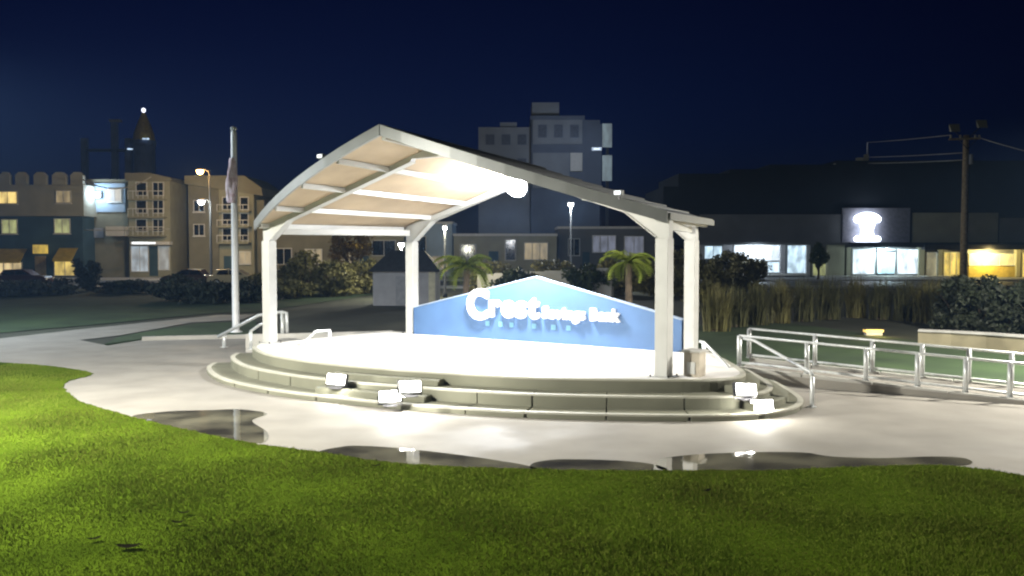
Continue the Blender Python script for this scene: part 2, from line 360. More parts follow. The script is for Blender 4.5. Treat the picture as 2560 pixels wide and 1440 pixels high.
def frame(half, v, y0, f):
    for s in (-1, 1):
        x = s*half; zt0 = 2.81
        c = MB().box(x - .14, v - .14, 0.012, x + .14, v + .14, zt0).build('column', M['white'], bs, bevel=.012)
        MB().box(x - .24, v - .24, 0, x + .24, v + .24, .012).build('base_plate', M['white'], c)
        for bx in (-.2, .2):
            for by in (-.2, .2): MB().lathe([(.018, .012), (.018, .05)], 6, (x + bx, v + by, 0)).build('bolt', M['dark'], c)
        zr_ = ZR + (ZRB - ZR)*(v + 1.9)/(D_ + 2.2); zt = lambda u: zr_ - .10 - (zr_ - ZE)*abs(u)/(half + .2 + .2*(v > 1))
        xi = s*(half - .86)
        # rafter with haunch: outline in x,z, tapered like a portal frame
        pol = [(x + s*.14, zt(half + .14)), (0 + s*.001, zt(0)), (s*.001, zt(0) - .27), (s*.70, zt(0) - .28), (s*.74, zt(.74) - .125), (xi, zt(half - .86) - .15), (x - s*.14, 2.86), (x - s*.14, 2.80), (x + s*.14, 2.80)]
        if s < 0: pol = pol[::-1]
        MB().vprism(pol, v - .085, v + .085).build('rafter', M['white'], bs)
        MB().beam((xi, v, zt(half - .86) - .157), (s*.74, v, zt(.74) - .132), .24, .022).build('flange', M['white'], bs)
        MB().beam((x - s*.145, v, 2.84), (xi, v, zt(half - .86) - .157), .24, .022).build('flange', M['white'], bs)
frame(A_, 0, 0, 0); frame(B_, D_, 0, 0)
for s in (-1, 1):
    MB().beam((s*A_, .15, 3.08), (s*B_, D_ - .15, 3.08), .14, .17).build('eave_beam', M['white'], bs)
# small fixtures on the roof edge
for s, f, lab in ((-1, .33, 'small floodlight clamped to the left slope of the bandshell roof edge'), (1, .86, 'small floodlight clamped to the right slope of the bandshell roof edge')):
    p = bs.matrix_world if False else (Matrix.Translation(O) @ Matrix.Rotation(YAW, 4, 'Z')) @ roofpt(s, f, -.006, .10)
    t = thing('floodlight', lab, 'floodlight', p, YAW, 'roof edge floodlights')
    MB().box(-.09, -.06, -.02, .09, .06, .09).build('housing', M['fascia'], t, bevel=.015)
    MB().box(-.07, -.075, .0, .07, -.061, .075).build('lens', mat('dim_lens', (.8, .85, .9), .2, emit=(.8, .9, 1), estr=.9), t)
    MB().box(-.03, -.03, -.1, .03, .03, -.02).build('bracket', M['dark'], t)
# blue back wall between the rear columns
bw = thing('back_wall', 'low blue gabled backdrop wall at the rear of the stage', 'wall', (Matrix.Translation(O) @ Matrix.Rotation(YAW, 4, 'Z')) @ Vector((0, D_ - .05, 0)), YAW)
hb = B_ - .19
MB().vprism([(-hb, 0.004), (hb, 0.004), (hb, .80), (0, 1.80), (-hb, .80)], -.09, .09).build('panel', M['blue'], bw)
for s in (-1, 1):
    MB().beam((0, 0, 1.822), (s*hb, 0, .822), .2, .03).build('cap', mat('pale_cap', (.34, .42, .55), .5, var=.1), bw)
    MB().box(s*hb - .03 - .025*s, -.105, .004, s*hb + .03 - .025*s, -.091, .78).build('edge_trim', M['blue'], bw)
bp = bw.matrix_world
sgM = Matrix.Translation(bw.location) @ Matrix.Rotation(YAW, 4, 'Z')
def letters(words, group_thing, m):
    for txt, x, z, size, bold, squeeze in words:
        cx = x
        for ch in txt:
            if ch == ' ': cx += size*.32; continue
            cu = bpy.data.curves.new('t', 'FONT'); cu.body = ch; cu.size = size; cu.extrude = .05; cu.offset = size*.018; cu.resolution_u = 4
            tmp = bpy.data.objects.new('t', cu); COL.objects.link(tmp); bpy.context.view_layer.update()
            me = bpy.data.meshes.new_from_object(tmp); bpy.data.objects.remove(tmp)
            xs = [v.co.x for v in me.vertices]; x0, x1 = min(xs), max(xs)
            me.transform(Matrix.Translation((cx, 0, z)) @ Matrix.Rotation(math.pi/2, 4, 'X') @ Matrix.Diagonal((squeeze, 1, 1, 1)) @ Matrix.Translation((-x0, 0, 0)))
            bm = bmesh.new(); bm.from_mesh(me); src = list(bm.verts) + list(bm.edges) + list(bm.faces)
            for q, (dx, dz) in enumerate(((1, 0), (-1, 0), (0, 1), (0, -1), (.7, .7), (-.7, -.7), (.7, -.7), (-.7, .7))):
                r_ = bmesh.ops.duplicate(bm, geom=src); bmesh.ops.translate(bm, verts=[g for g in r_['geom'] if isinstance(g, bmesh.types.BMVert)], vec=(dx*(bold - size*.018), .0015*(q + 1), dz*(bold - size*.018)))
            bm.to_mesh(me); bm.free()
            me.materials.clear(); me.materials.append(m)
            o = bpy.data.objects.new('letter', me); COL.objects.link(o); o.parent = group_thing
            cx += (x1 - x0)*squeeze + size*.05 + 2*(bold - size*.018)*.9
    return cx
sg = thing('letter_sign', 'raised glowing white letters across the blue backdrop wall', 'sign', sgM @ Vector((0, -.15, 0)), YAW)
M_SIGN = dict(y=0)
e1 = letters([('C', -2.28, .60, 1.16, .052, .93)], sg, M['letter'])
e2 = letters([('rest', e1 - .02, .69, .90, .042, 1.0)], sg, M['letter'])
e3 = letters([('Savings Bank', e2 + .05, .70, .45, .018, .90)], sg, M['letter'])
print('SIGN ENDS', e1, e2, e3)
for i, x in enumerate((-1.62, -1.15, -.78, -.02, .62, 1.1)):
    t = MB().box(x - .07, -.104, .38, x + .07, -.0915, .52).build('tile', M['paleblue'], bw)
# ---------------------------------------------------------------- lights of the stage
LW = Matrix.Translation(O) @ Matrix.Rotation(YAW, 4, 'Z')
fp = at(1292, 462, 25.2)
t = thing('stage_floodlight', 'blazing white floodlight hanging under the bandshell roof peak', 'floodlight', fp, YAW)
MB().lathe([(.12, -.22), (.30, -.12), (.35, 0), (.35, .03)], 24).build('housing', M['dark'], t).matrix_local = Matrix.Rotation(math.pi/2 + .35, 4, 'X')
MB().lathe([(.335, .031), (.30, .12), (.22, .20), (.11, .245), (.01, .255)], 24).build('lens', M['lens'], t, smooth=True).matrix_local = Matrix.Rotation(math.pi/2 + .35, 4, 'X')
MB().box(-.03, .0, .3, .03, .06, .5).build('bracket', M['dark'], t)
lamp('floodlight_beam', (0, -.5, -.2), 4300, (.96, .98, 1), .22, t, R(132), (0, -.2, -1), .6)
lamp('floodlight_spill', (0, -.6, -.3), 950, (.96, .98, 1), .25, t)
def step_light(px, py, z, label, pw, yaw=0., roll=0.):
    p = gp(px, py, z); t = thing('step_light', label, 'floodlight', p, 0, 'floodlights on the stage steps')
    t.rotation_euler = (0, 0, yaw)
    MB().box(-.14, -.07, 0, .14, .09, .025).build('base', M['dark'], t, bevel=.006)
    MB().tube([(-.24, .05, .2), (-.24, .05, .03), (.24, .05, .03), (.24, .05, .2)], .013, 6).build('yoke', M['dark'], t)
    tl = Matrix.Translation((0, .05, .19)) @ Matrix.Rotation(-.3, 4, 'X') @ Matrix.Rotation(roll, 4, 'Y')
    hs_ = MB().box(-.23, -.03, -.13, .23, .07, .13).build('housing', M['dark'], t, bevel=.012); hs_.matrix_local = tl
    for k in range(7): MB().box(-.19 + k*.06, .072, -.11, -.17 + k*.06, .11, .11).build('cooling_fin', M['dark'], hs_)
    for k in (-1, 1): MB().box(k*.108 - .098, -.055, -.105, k*.108 + .098, -.031, .105).build('lens', M['lenswarm'], t, bevel=.008).matrix_local = tl
    lamp('step_light_glow', (0, -.16, .2), pw*2.4, (1, .97, .88), .05, t)
step_light(840, 972, .245, 'bright round step light at the left end of the stairs', 20, -.25, .05)
step_light(975, 1016, .12, 'largest glaring step light low on the middle of the stairs', 34, .1, -.06)
step_light(1026, 992, .37, 'bright step light one tread above the largest glare', 22, .35, .04)
step_light(1866, 1000, .37, 'upper glaring light by the right stair handrail', 30, .3, .08)
step_light(1905, 1040, .0, 'lower glaring light at the foot of the right stair handrail', 30, -.1, -.05)
# ---------------------------------------------------------------- handrails
def poly_rail(name, label, pts_list, posts, r=.028, cat='handrail', group=None):
    base = Vector(posts[0][0]) if posts else Vector(pts_list[0][0])
    t = thing(name, label, cat, (base.x, base.y, base.z), 0, group)
    for pts in pts_list:
        MB().tube(pts, r, 10).build('rail', M['rail'], t, off=t.location, smooth=True)
    for a, b in posts:
        p = MB().tube([a, b], r*(1.9 if cat == 'railing' else 1.2), 10).build('post', M['rail'], t, off=t.location, smooth=True)
        a = Vector(a); MB().lathe([(r*2.6, 0), (r*2.6, .015), (r*1.3, .02)], 12, a).build('base_flange', M['rail'], p, off=t.location)
    return t
Z = lambda v, z: (v[0], v[1], z)
# right ramp with its two railings
fl0, fl1 = Vector((5.53, 22.3)), Vector((10.6, 19.1)); bl0, bl1 = Vector((6.18, 23.9)), Vector((11.45, 20.6))
ext = lambda a, b, k: a + (b - a)*k
rampz = lambda k: .28*(1 - k)
ramp = thing('ramp', 'long concrete access ramp climbing to the right side of the stage', 'ramp', (5.53, 22.3, 0))
mb = MB(); fo = Vector((-.1, -.16))
q = [(ext(fl0, fl1, 0) + fo, 0.28), (ext(fl0, fl1, 1.3) + fo, .012), (ext(bl0, bl1, 1.3) - fo, .012), (ext(bl0, bl1, 0) - fo, .28)]
mb.add([(p.x, p.y, z) for p, z in q] + [(p.x, p.y, -.01) for p, z in q], [(0,1,2,3), (7,6,5,4), (0,4,5,1), (1,5,6,2), (2,6,7,3), (3,7,4,0)])
mb.build('deck', M['plaza'], ramp, off=ramp.location)
for a, b, sg_ in ((fl0, fl1, 1), (bl0, bl1, -1)):
    for j in range(5):
        k0, k1 = j*.26, (j+1)*.26 - .006
        pa, pb = ext(a, b, k0) + fo*.55*sg_, ext(a, b, k1) + fo*.55*sg_
        MB().beam((pa.x, pa.y, rampz(k0) + .04), (pb.x, pb.y, rampz(k1) + .04), .14, .12).build('edge_kerb', M['kerb'], ramp, off=ramp.location)
def ramp_rail(a, b, label, ks, hh):
    pts = [ext(a, b, k) for k in (0, 1.3)]
    tops = [[(p.x, p.y, rampz(k) + h) for p, k in zip(pts, (0, 1.3))] for h in (hh, .18)]
    posts = []
    for k in ks:
        p = ext(a, b, k); posts.append(((p.x, p.y, rampz(k) + .1), (p.x, p.y, rampz(k) + hh)))
    poly_rail('ramp_railing', label, tops, posts, .03, 'railing', 'railings of the ramp')
ramp_rail(fl0, fl1, 'metal railing on the near side of the ramp', (0, .27, .49, .67, .83, .97, 1.12, 1.28), .83)
ramp_rail(bl0, bl1, 'metal railing on the far side of the ramp', (0, .27, .49, .67, .83, .97, 1.12, 1.28), .86)
# right stairs handrails
e0 = gp(2030, 1018, 0)
poly_rail('stair_handrail', 'long sloping handrail between the ramp corner and the plaza', [[(5.60, 22.15, 1.06), (5.75, 21.75, 1.04), (e0.x, e0.y + .12, .70), (e0.x, e0.y, .66), (e0.x, e0.y, .55)]], [(tuple(e0), (e0.x, e0.y, .62))], .036, group='stage handrails')
a = at(1760, 856, 21.4); b = at(1822, 918, 20.0)
poly_rail('stair_handrail', 'short sloping handrail right of the rear column', [[(a.x - .05, a.y + .2, a.z), tuple(a), tuple(b)]], [((a.x, a.y, .50), tuple(a)), ((b.x, b.y, .25), tuple(b))], .035, group='stage handrails')
# left handrails
Yl = 29.5
P_ = lambda x, y, Y: tuple(at(x, y, Y))
g1 = gp(708, 836, 0)
poly_rail('stair_handrail', 'tall handrail with square end behind the left front column', [[P_(545, 842, 29.8), P_(648, 788, 29.2), P_(706, 780, 29.0), P_(716, 782, 28.9), P_(718, 832, 28.8)]], [(Z(at(706, 834, 29), .2), P_(706, 782, 29.)), (Z(at(560, 846, 29.8), 0.02), P_(560, 835, 29.8))], .05, group='stage handrails')
poly_rail('stair_handrail', 'low bent handrail left of the left front column', [[P_(627, 852, 27.6), P_(627, 828, 27.6), P_(650, 812, 27.3), P_(668, 806, 27.0)]], [(Z(at(627, 850, 27.6), .2), P_(627, 830, 27.6)), (Z(at(668, 850, 27.), .2), P_(668, 807, 27.0))], .042, group='stage handrails')
poly_rail('stair_handrail', 'short handrail on the left rear edge of the stage floor', [[P_(752, 864, 24.6), P_(788, 829, 25.0), P_(824, 826, 25.4), P_(826, 848, 25.4)]], [(Z(at(824, 848, 25.4), ST), P_(824, 827, 25.4)), (Z(at(756, 864, 24.6), ST), P_(756, 860, 24.6))], .04, group='stage handrails')
# low white kerb wall behind the stage's left edge
lw = thing('kerb', 'pale low kerb running behind the left rear edge of the stage', 'kerb', (-7.5, 27.6, 0))
kp = smooth_line([(-8.3, 28.6), (-6.8, 28.9), (-5.2, 29.4), (-3.9, 29.9)], 3)
for i in range(len(kp)-1): MB().beam((kp[i].x, kp[i].y, .27), (kp[i+1].x, kp[i+1].y, .27), .2, .58).build('kerb_stone', M['kerb'], lw, off=lw.location)
# ---------------------------------------------------------------- flagpole and furled flag
fb = gp(590, 832); fz = at(577, 325, fb.y)
t = thing('flagpole', 'tall white flagpole left of the bandshell', 'flagpole', fb)
MB().lathe([(.24, 0), (.24, .05), (.15, .1), (.135, .14), (.125, 4), (.10, fz.z - .1), (.10, fz.z - .05)], 16).build('pole', mat('white_flagpole', (.85, .86, .88), .35, var=.03), t, smooth=True)
MB().lathe([(.03, fz.z - .05), (.11, fz.z), (.13, fz.z + .05), (.11, fz.z + .1), (.02, fz.z + .15)], 12).build('truck_cap', M['rail'], t)
MB().tube([(.14, -.05, 1.2), (.13, -.05, fz.z - .1)], .012, 5).build('halyard', M['wire'], t)
fc = at(574, 396, fb.y); z0 = at(574, 508, fb.y).z; z1 = fc.z
mb = MB(); n = 22; rows = 26; vs = []
for i in range(rows + 1):
    u = i/rows; z = z1 + (z0 - z1)*u; rr = .05 + .15*math.sin(math.pi*min(1, u*.82 + .06))**.8*(.7 + .5*u)
    for k in range(n):
        a = 2*math.pi*k/n; r2 = rr*(1 + .28*math.sin(3*a + u*5) + .16*math.sin(7*a - u*9 + 1))
        vs.append((r2*math.cos(a)*.95 - .02*u, -.24 + r2*math.sin(a)*.55, z))
mb.add(vs, [(i*n+k, i*n+(k+1)%n, (i+1)*n+(k+1)%n, (i+1)*n+k) for i in range(rows) for k in range(n)] + [tuple(range(n)), tuple(range(rows*n, rows*n+n))])
fo_ = mb.build('flag', M['flag'], smooth=True); fo_.location = fb; tag(fo_, 'limp pale flag hanging furled against the white flagpole', 'flag')
# ---------------------------------------------------------------- foliage builders
def leafcloud(n, ctr, rad, size, clumps=14, seed=0, shell=.55):
    r = np.random.default_rng(seed); mb_v = []; 
    cl = r.normal(size=(clumps, 3)); cl /= np.linalg.norm(cl, axis=1)[:, None]; cl *= (shell + (1-shell)*r.random((clumps, 1)))*.8
    cs = .22 + .25*r.random(clumps); w = r.integers(0, clumps, n)
    d = r.normal(size=(n, 3)); d /= np.linalg.norm(d, axis=1)[:, None]; d *= r.random((n, 1))**.45
    P = (cl[w] + d*cs[w][:, None])*np.array(rad) + np.array(ctr)
    a = r.normal(size=(n, 3)); a /= np.linalg.norm(a, axis=1)[:, None]; b = np.cross(a, r.normal(size=(n, 3))); b /= np.linalg.norm(b, axis=1)[:, None]
    s = size*(.6 + .8*r.random((n, 1)))
    V = np.stack([P - a*s, P + b*s*.45, P + a*s, P - b*s*.45], 1).reshape(-1, 3)
    return V, n
def leafmesh(name, V, m, parent):
    n = len(V)//4; me = bpy.data.meshes.new(name); me.vertices.add(4*n); me.vertices.foreach_set('co', V.astype(np.float32).ravel())
    me.loops.add(4*n); me.loops.foreach_set('vertex_index', np.arange(4*n, dtype=np.int32)); me.polygons.add(n)
    me.polygons.foreach_set('loop_start', np.arange(0, 4*n, 4, dtype=np.int32)); me.polygons.foreach_set('loop_total', np.full(n, 4, np.int32))
    me.materials.append(m); me.update(); me.validate()
    o = bpy.data.objects.new(name, me); COL.objects.link(o); o.parent = parent; return o
M['leaf'] = mat('shrub_leaf', (.06, .085, .025), .6, col2=(.03, .045, .015), scale=1.2)
M['leafolive'] = mat('olive_leaf', (.17, .155, .05), .65, col2=(.09, .085, .03), scale=1.2)
M['leafdark'] = mat('dark_leaf', (.03, .04, .02), .65, col2=(.015, .02, .01), scale=1.2)
M['leafsodium'] = mat('sodium_lit_leaf', (.20, .12, .03), .65, col2=(.10, .07, .02), scale=1.5)  # orange of the sodium lamplight is put into the leaf colour
M['bark'] = mat('bark', (.10, .075, .05), .9, var=.3, scale=8, bump=.5)
M['frond'] = mat('palm_frond', (.30, .35, .06), .55, col2=(.20, .27, .04), scale=3)
M['thatch'] = mat('dry_grass', (.10, .10, .038), .8, col2=(.05, .052, .02), scale=2)
def shrub(name, label, cat, loc, h, wr, m, n=1600, seed=0, group=None, size=.1, trunk=.25):
    t = thing(name, label, cat, loc, 0, group)
    th = h*trunk
    mb = MB(); rr = random.Random(seed)
    mb.tube([(0, 0, 0), (.02*h, 0, th), (.0, .02*h, h*.6)], [.035*h + .02, .028*h + .015, .01*h], 7)
    for k in range(5):
        a = rr.uniform(0, 6.28); mb.tube([(0, 0, th*(.6 + .4*rr.random())), (math.cos(a)*wr*.35, math.sin(a)*wr*.35, h*.5), (math.cos(a)*wr*.7, math.sin(a)*wr*.7, h*(.6 + .25*rr.random()))], [.02*h, .013*h, .005*h], 5)
    mb.build('trunk', M['bark'], t)
    V, n = leafcloud(n, (0, 0, th + (h - th)*.5), (wr, wr, (h - th)*.56), size, 18, seed)
    V2, n2 = leafcloud(int(n*.5), (0, 0, h*.22), (wr*1.05, wr*.8, h*.26), size, 16, seed + 500, .3)
    if trunk < .2: V = np.concatenate([V, V2])
    V[:, 2] = np.maximum(V[:, 2], .03); leafmesh('crown', V, m, t)
    return t
def palm(label, loc, h, L, seed, lean=0):
    t = thing('palm_tree', label, 'palm tree', loc, 0, 'small palms behind the stage'); rr = random.Random(seed)
    prof = [(0, 0, 0), (lean*.3, 0, h*.35), (lean*.7, .03, h*.7), (lean, 0, h)]
    MB().tube(prof, [.15, .12, .11, .10], 9).build('trunk', M['bark'], t)
    for k in range(24):
        az = k*2.4 + rr.uniform(-.3, .3); el = rr.uniform(-.3, 1.15); le = L*rr.uniform(.75, 1.1)
        pts = []; x = z = 0; e = el
        for j in range(8):
            pts.append((x, z)); x += math.cos(e)*le/7; z += math.sin(e)*le/7; e -= .22 + .05*j*.5
        mb = MB(); ca, sa = math.cos(az), math.sin(az); wv = lambda x_, y_, z_: (lean + ca*x_ - sa*y_, sa*x_ + ca*y_, h + z_)
        mb.tube([wv(p[0], 0, p[1]) for p in pts], [.018 - .002*j for j in range(8)], 4)
        for j in range(1, 8):
            for ss in (-1, 1):
                for q_ in (0, .5):
                    px_, pz_ = pts[j]; qx, qz = pts[max(j-1, 0)]; bx = px_ + (qx - px_)*q_; bz = pz_ + (qz - pz_)*q_
                    wl = le*.30*math.sin(math.pi*(j - q_ + .6)/8.4)
                    mb.add([wv(bx - .055, 0, bz), wv(bx + .055, 0, bz + .005), wv(bx + wl*.55, ss*wl, bz - wl*.35)], [(0, 1, 2)])
        mb.build('frond', M['frond'], t)
    return t
palm('left palm tree with yellow-green fronds beside the kiosk', (at(1160, 700, 31.5).x, 31.5, 0), at(1165, 668, 31.5).z, 1.2, 3, .1)
palm('right palm tree with yellow-green fronds behind the right column', (at(1575, 700, 30).x, 30, 0), at(1575, 655, 30).z, 1.05, 5, -.05)
# ---------------------------------------------------------------- kiosk behind the stage
Yk = 52; k0 = at(932, 678, Yk); k1 = at(1090, 678, Yk); kc = (k0 + k1)/2; wz = k0.z
kio = thing('kiosk', 'small grey kiosk with dark hipped roof behind the left rear column', 'kiosk', (kc.x, Yk, 0))
hw = (k1.x - k0.x)/2
M['greywall'] = mat('grey_siding', (.36, .36, .38), .7, var=.1, scale=2)
M['darkroof'] = mat('dark_shingle', (.05, .055, .062), .8, var=.2, scale=4, bump=.3)
MB().box(-hw, 0, 0, hw, 3, wz).build('wall', M['greywall'], kio)
rz = at(1000, 626, Yk).z
MB().add([(-hw-.25, -.25, wz), (hw+.25, -.25, wz), (hw+.25, 3.25, wz), (-hw-.25, 3.25, wz), (-hw*.55, 1.5, rz), (hw*.55, 1.5, rz)], [(0,1,5,4), (2,3,4,5), (1,2,5), (3,0,4), (3,2,1,0)]).build('roof', M['darkroof'], kio)
MB().box(hw-.42, -.03, 0, hw-.05, -.003, wz - .05).build('corner_post', mat('cream_trim', (.55, .52, .38), .7), kio)
dk = MB().box(-.5, -.025, 0, .35, -.004, wz*.85).build('door', mat('kiosk_door', (.28, .29, .31), .6), kio)
MB().lathe([(.03, -.02), (.03, .02)], 8, (.25, -.05, wz*.42)).build('handle', M['dark'], dk)
# ---------------------------------------------------------------- street lamps
def street_lamp(px, py, Y, label, lens, pw, col, arm=1.0, style='cobra', hs=1.0):
    p = at(px, py, Y); t = thing('street_lamp', label, 'street lamp', (p.x + arm, Y, .0), 0, 'street lamps')
    MB().lathe([(.16, 0), (.16, .3), (.1, .35), (.055, p.z - .2), (.05, p.z + .1)], 10).build('pole', M['navy'], t, smooth=True)
    if abs(arm) > .01: MB().tube([(0, 0, p.z - .1), (-arm*.4, 0, p.z + .18), (-arm, 0, p.z + .14)], .04, 7).build('arm', M['dark'], t)
    h = MB().box(-arm - .38*hs, -.2*hs, p.z + .1, -arm + .38*hs, .2*hs, p.z + .24).build('lamp_head', M['dark'], t, bevel=.03)
    MB().lathe([(.02, -.3*hs), (.2*hs, -.24*hs), (.32*hs, -.06), (.34*hs, .1)], 14, (-arm, 0, p.z)).build('lens', lens, t, smooth=True)
    lamp('street_light', (-arm, -.1, p.z - .5*hs), pw, col, .25, t)
M['lensw'] = mat('lamp_lens_white', (.9, .9, .9), .2, var=0, emit=(.93, .95, 1), estr=9)
street_lamp(500, 428, 90, 'tall street lamp with orange glow left of the flagpole', M['sodium'], 2600, (1, .58, .2), .9)
street_lamp(503, 504, 88, 'white street lamp just below the orange one', M['lensw'], 2600, (.95, .95, .82), .9)
street_lamp(1427, 511, 72, 'white street lamp seen under the right slope of the roof', M['lensw'], 3400, (.9, .93, .9), .0, hs=.65)
street_lamp(1003, 612, 60, 'low white street lamp beside the left rear column', M['lensw'], 1500, (.95, .93, .75), .0, hs=.6)
street_lamp(1112, 570, 61, 'small white street lamp right of the left rear column', M['lensw'], 1700, (1, .88, .6), .0, hs=.4)
# ---------------------------------------------------------------- buildings: parts given as photo rectangles at a real distance
def fb_(t, name, m, x0, y0, x1, y1, Y, dep=.2, parent=None, bevel=0):
    a = at(x0, y1, Y); b = at(x1, y0, Y)
    return MB().box(a.x, Y, a.z, b.x, Y + dep, b.z).build(name, m, parent or t, off=t.location, bevel=bevel)
def building(name, label, cat, px, Y): 
    p = at(px, 700, Y); return thing(name, label, cat, (p.x, Y, 0))
def down(t, name, m, x0, y0, x1, Y, dep):
    a = at(x0, y0, Y); b = at(x1, y0, Y)
    return MB().box(a.x, Y, 0, b.x, Y + dep, a.z).build(name, m, t, off=t.location)
def window(t, x0, y0, x1, y1, Y, glass, frame_m, mull=1, sill=True):
    """frame, panes recessed in it, mullions"""
    a = at(x0, y1, Y); b = at(x1, y0, Y); w = .09
    mb = MB(); mb.box(a.x, Y-.1, a.z, a.x+w, Y+.02, b.z); mb.box(b.x-w, Y-.1, a.z, b.x, Y+.02, b.z); mb.box(a.x+w, Y-.1, a.z, b.x-w, Y+.02, a.z+w); mb.box(a.x+w, Y-.1, b.z-w, b.x-w, Y+.02, b.z)
    for k in range(mull):
        xm = a.x + (b.x-a.x)*(k+1)/(mull+1); mb.box(xm-.035, Y-.08, a.z+w, xm+.035, Y+.01, b.z-w)
    f = mb.build('window', frame_m, t, off=t.location)
    for k in range(mull + 1):
        xa = a.x + w + (b.x-a.x-2*w)*k/(mull+1) + .04*(k > 0); xb = a.x + w + (b.x-a.x-2*w)*(k+1)/(mull+1) - .04*(k < mull)
        MB().box(xa, Y-.04, a.z+w, xb, Y-.02, b.z-w).build('pane', glass, f, off=t.location)
    if sill: MB().box(a.x-.08, Y-.2, a.z-.1, b.x+.08, Y-.003, a.z-.003).build('sill', frame_m, f, off=t.location)
    return f
def lit(n, c, s):
    if n in MATS: return MATS[n]
    m = mat(n, (.4, .4, .4), .3, var=.02, emit=c, estr=s); N = m.node_tree.nodes; L = m.node_tree.links; p = N['Principled BSDF']
    tc = N.new('ShaderNodeTexCoord'); mp = N.new('ShaderNodeMapping'); mp.inputs['Scale'].default_value = (1.1, .4, .55); no = N.new('ShaderNodeTexNoise'); no.inputs['Scale'].default_value = 1.3; no.inputs['Detail'].default_value = 3
    L.new(tc.outputs['Object'], mp.inputs[0]); L.new(mp.outputs[0], no.inputs['Vector'])
    mr = N.new('ShaderNodeMapRange'); mr.inputs[1].default_value = .35; mr.inputs[2].default_value = .62; mr.inputs[3].default_value = s*.45; mr.inputs[4].default_value = s*1.2; L.new(no.outputs['Fac'], mr.inputs[0]); L.new(mr.outputs[0], p.inputs['Emission Strength'])
    return m
G_y = lit('lit_pane_yellow', (1, .72, .22), 1.0); G_dimy = lit('lit_pane_dim_amber', (1, .75, .35), .25); G_green = lit('lit_pane_greenish', (.85, .9, .35), .35)
G_b = lit('lit_pane_blue_white', (.62, .84, 1), 1.25); G_c = lit('lit_pane_cyan_white', (.40, .82, 1), 1.2); G_w = lit('lit_pane_white', (.78, .90, 1), 1.2); G_gold = lit('lit_pane_gold', (.95, .66, .10), .8)
M['beige'] = mat('beige_stucco', (.42, .42, .34), .85, var=.12, scale=.6, bump=.1)
M['teal'] = mat('teal_siding', (.05, .10, .13), .8, var=.2, scale=.5)
M['cream'] = mat('cream_siding', (.34, .335, .24), .8, var=.12, scale=.6)
M['tan'] = mat('tan_siding', (.24, .23, .165), .8, var=.15, scale=.6)
M['trimw'] = mat('white_trim', (.7, .7, .68), .6, var=.06)
M['awny'] = mat('yellow_awning', (.55, .40, .05), .75, var=.15, scale=2)
M['greyf'] = mat('grey_facade', (.16, .165, .17), .8, var=.15, scale=.4)
M['paleblu'] = mat('pale_blue_wall', (.38, .50, .64), .8, var=.1, scale=.5)
# castle-topped building, far left
Y1 = 101; b1 = building('castle_building', 'castle-fronted building with battlements and yellow shop awnings at far left', 'building', 60, Y1)
a0 = at(-160, 540, Y1); a1 = at(208, 540, Y1)
fb_(b1, 'upper_wall', M['beige'], -160, 462, 208, 540, Y1, 12); down(b1, 'lower_wall', M['teal'], -160, 541, 206, Y1 + .3, 11)
for x0, x1 in ((-130, -95), (-85, -50), (-40, -4), (0, 24), (38, 66), (84, 114), (130, 164), (176, 206)):
    p0 = at(x0, 463, Y1); p1 = at(x1, 430, Y1); w = p1.x - p0.x
    MB().vprism([(p0.x, p0.z), (p1.x, p0.z), (p1.x, p0.z + .75*(p1.z-p0.z)), (p0.x + w*.72, p1.z), (p0.x + w*.28, p1.z), (p0.x, p0.z + .75*(p1.z-p0.z))], Y1, Y1 + .6).build('merlon', M['beige'], b1, off=b1.location)
window(b1, -6, 478, 44, 510, Y1, G_y, M['trimw'], 1); window(b1, 140, 476, 178, 508, Y1, G_dimy, M['trimw'], 1); window(b1, -120, 478, -70, 510, Y1, G_dimy, M['trimw'])
window(b1, 4, 548, 44, 585, Y1 + .3, G_green, M['trimw'], 1); window(b1, 136, 546, 176, 584, Y1 + .3, G_green, M['trimw'], 1)
for x0, y0, x1, y1 in ((-20, 622, 64, 652), (132, 620, 192, 648)):
    p = at(x0, y1, Y1 - 1.2); q = at(x1, y0, Y1)
    MB().add([(p.x, Y1-1.3, p.z), (q.x, Y1-1.3, p.z), (q.x, Y1+.28, q.z), (p.x, Y1+.28, q.z), (p.x, Y1-1.3, p.z-.25), (q.x, Y1-1.3, p.z-.25)], [(0,1,2,3), (4,5,1,0), (3,2,5,4), (0,3,4), (1,5,2)]).build('awning', M['awny'], b1, off=b1.location)
window(b1, -14, 655, 56, 690, Y1 + .3, lit('shop_pane_amber', (.95, .72, .35), .7), M['trimw'], 2, False); window(b1, 136, 652, 190, 690, Y1 + .3, lit('shop_pane_yellow', (.95, .68, .15), .75), M['trimw'], 1, False)
fb_(b1, 'hanging_sign', lit('sign_face_yellow', (.9, .60, .05), .6), 82, 612, 118, 634, Y1 - 1.0, .15); fb_(b1, 'door', mat('shop_door', (.30, .24, .14), .6), 88, 640, 114, 694, Y1 + .2, .09)
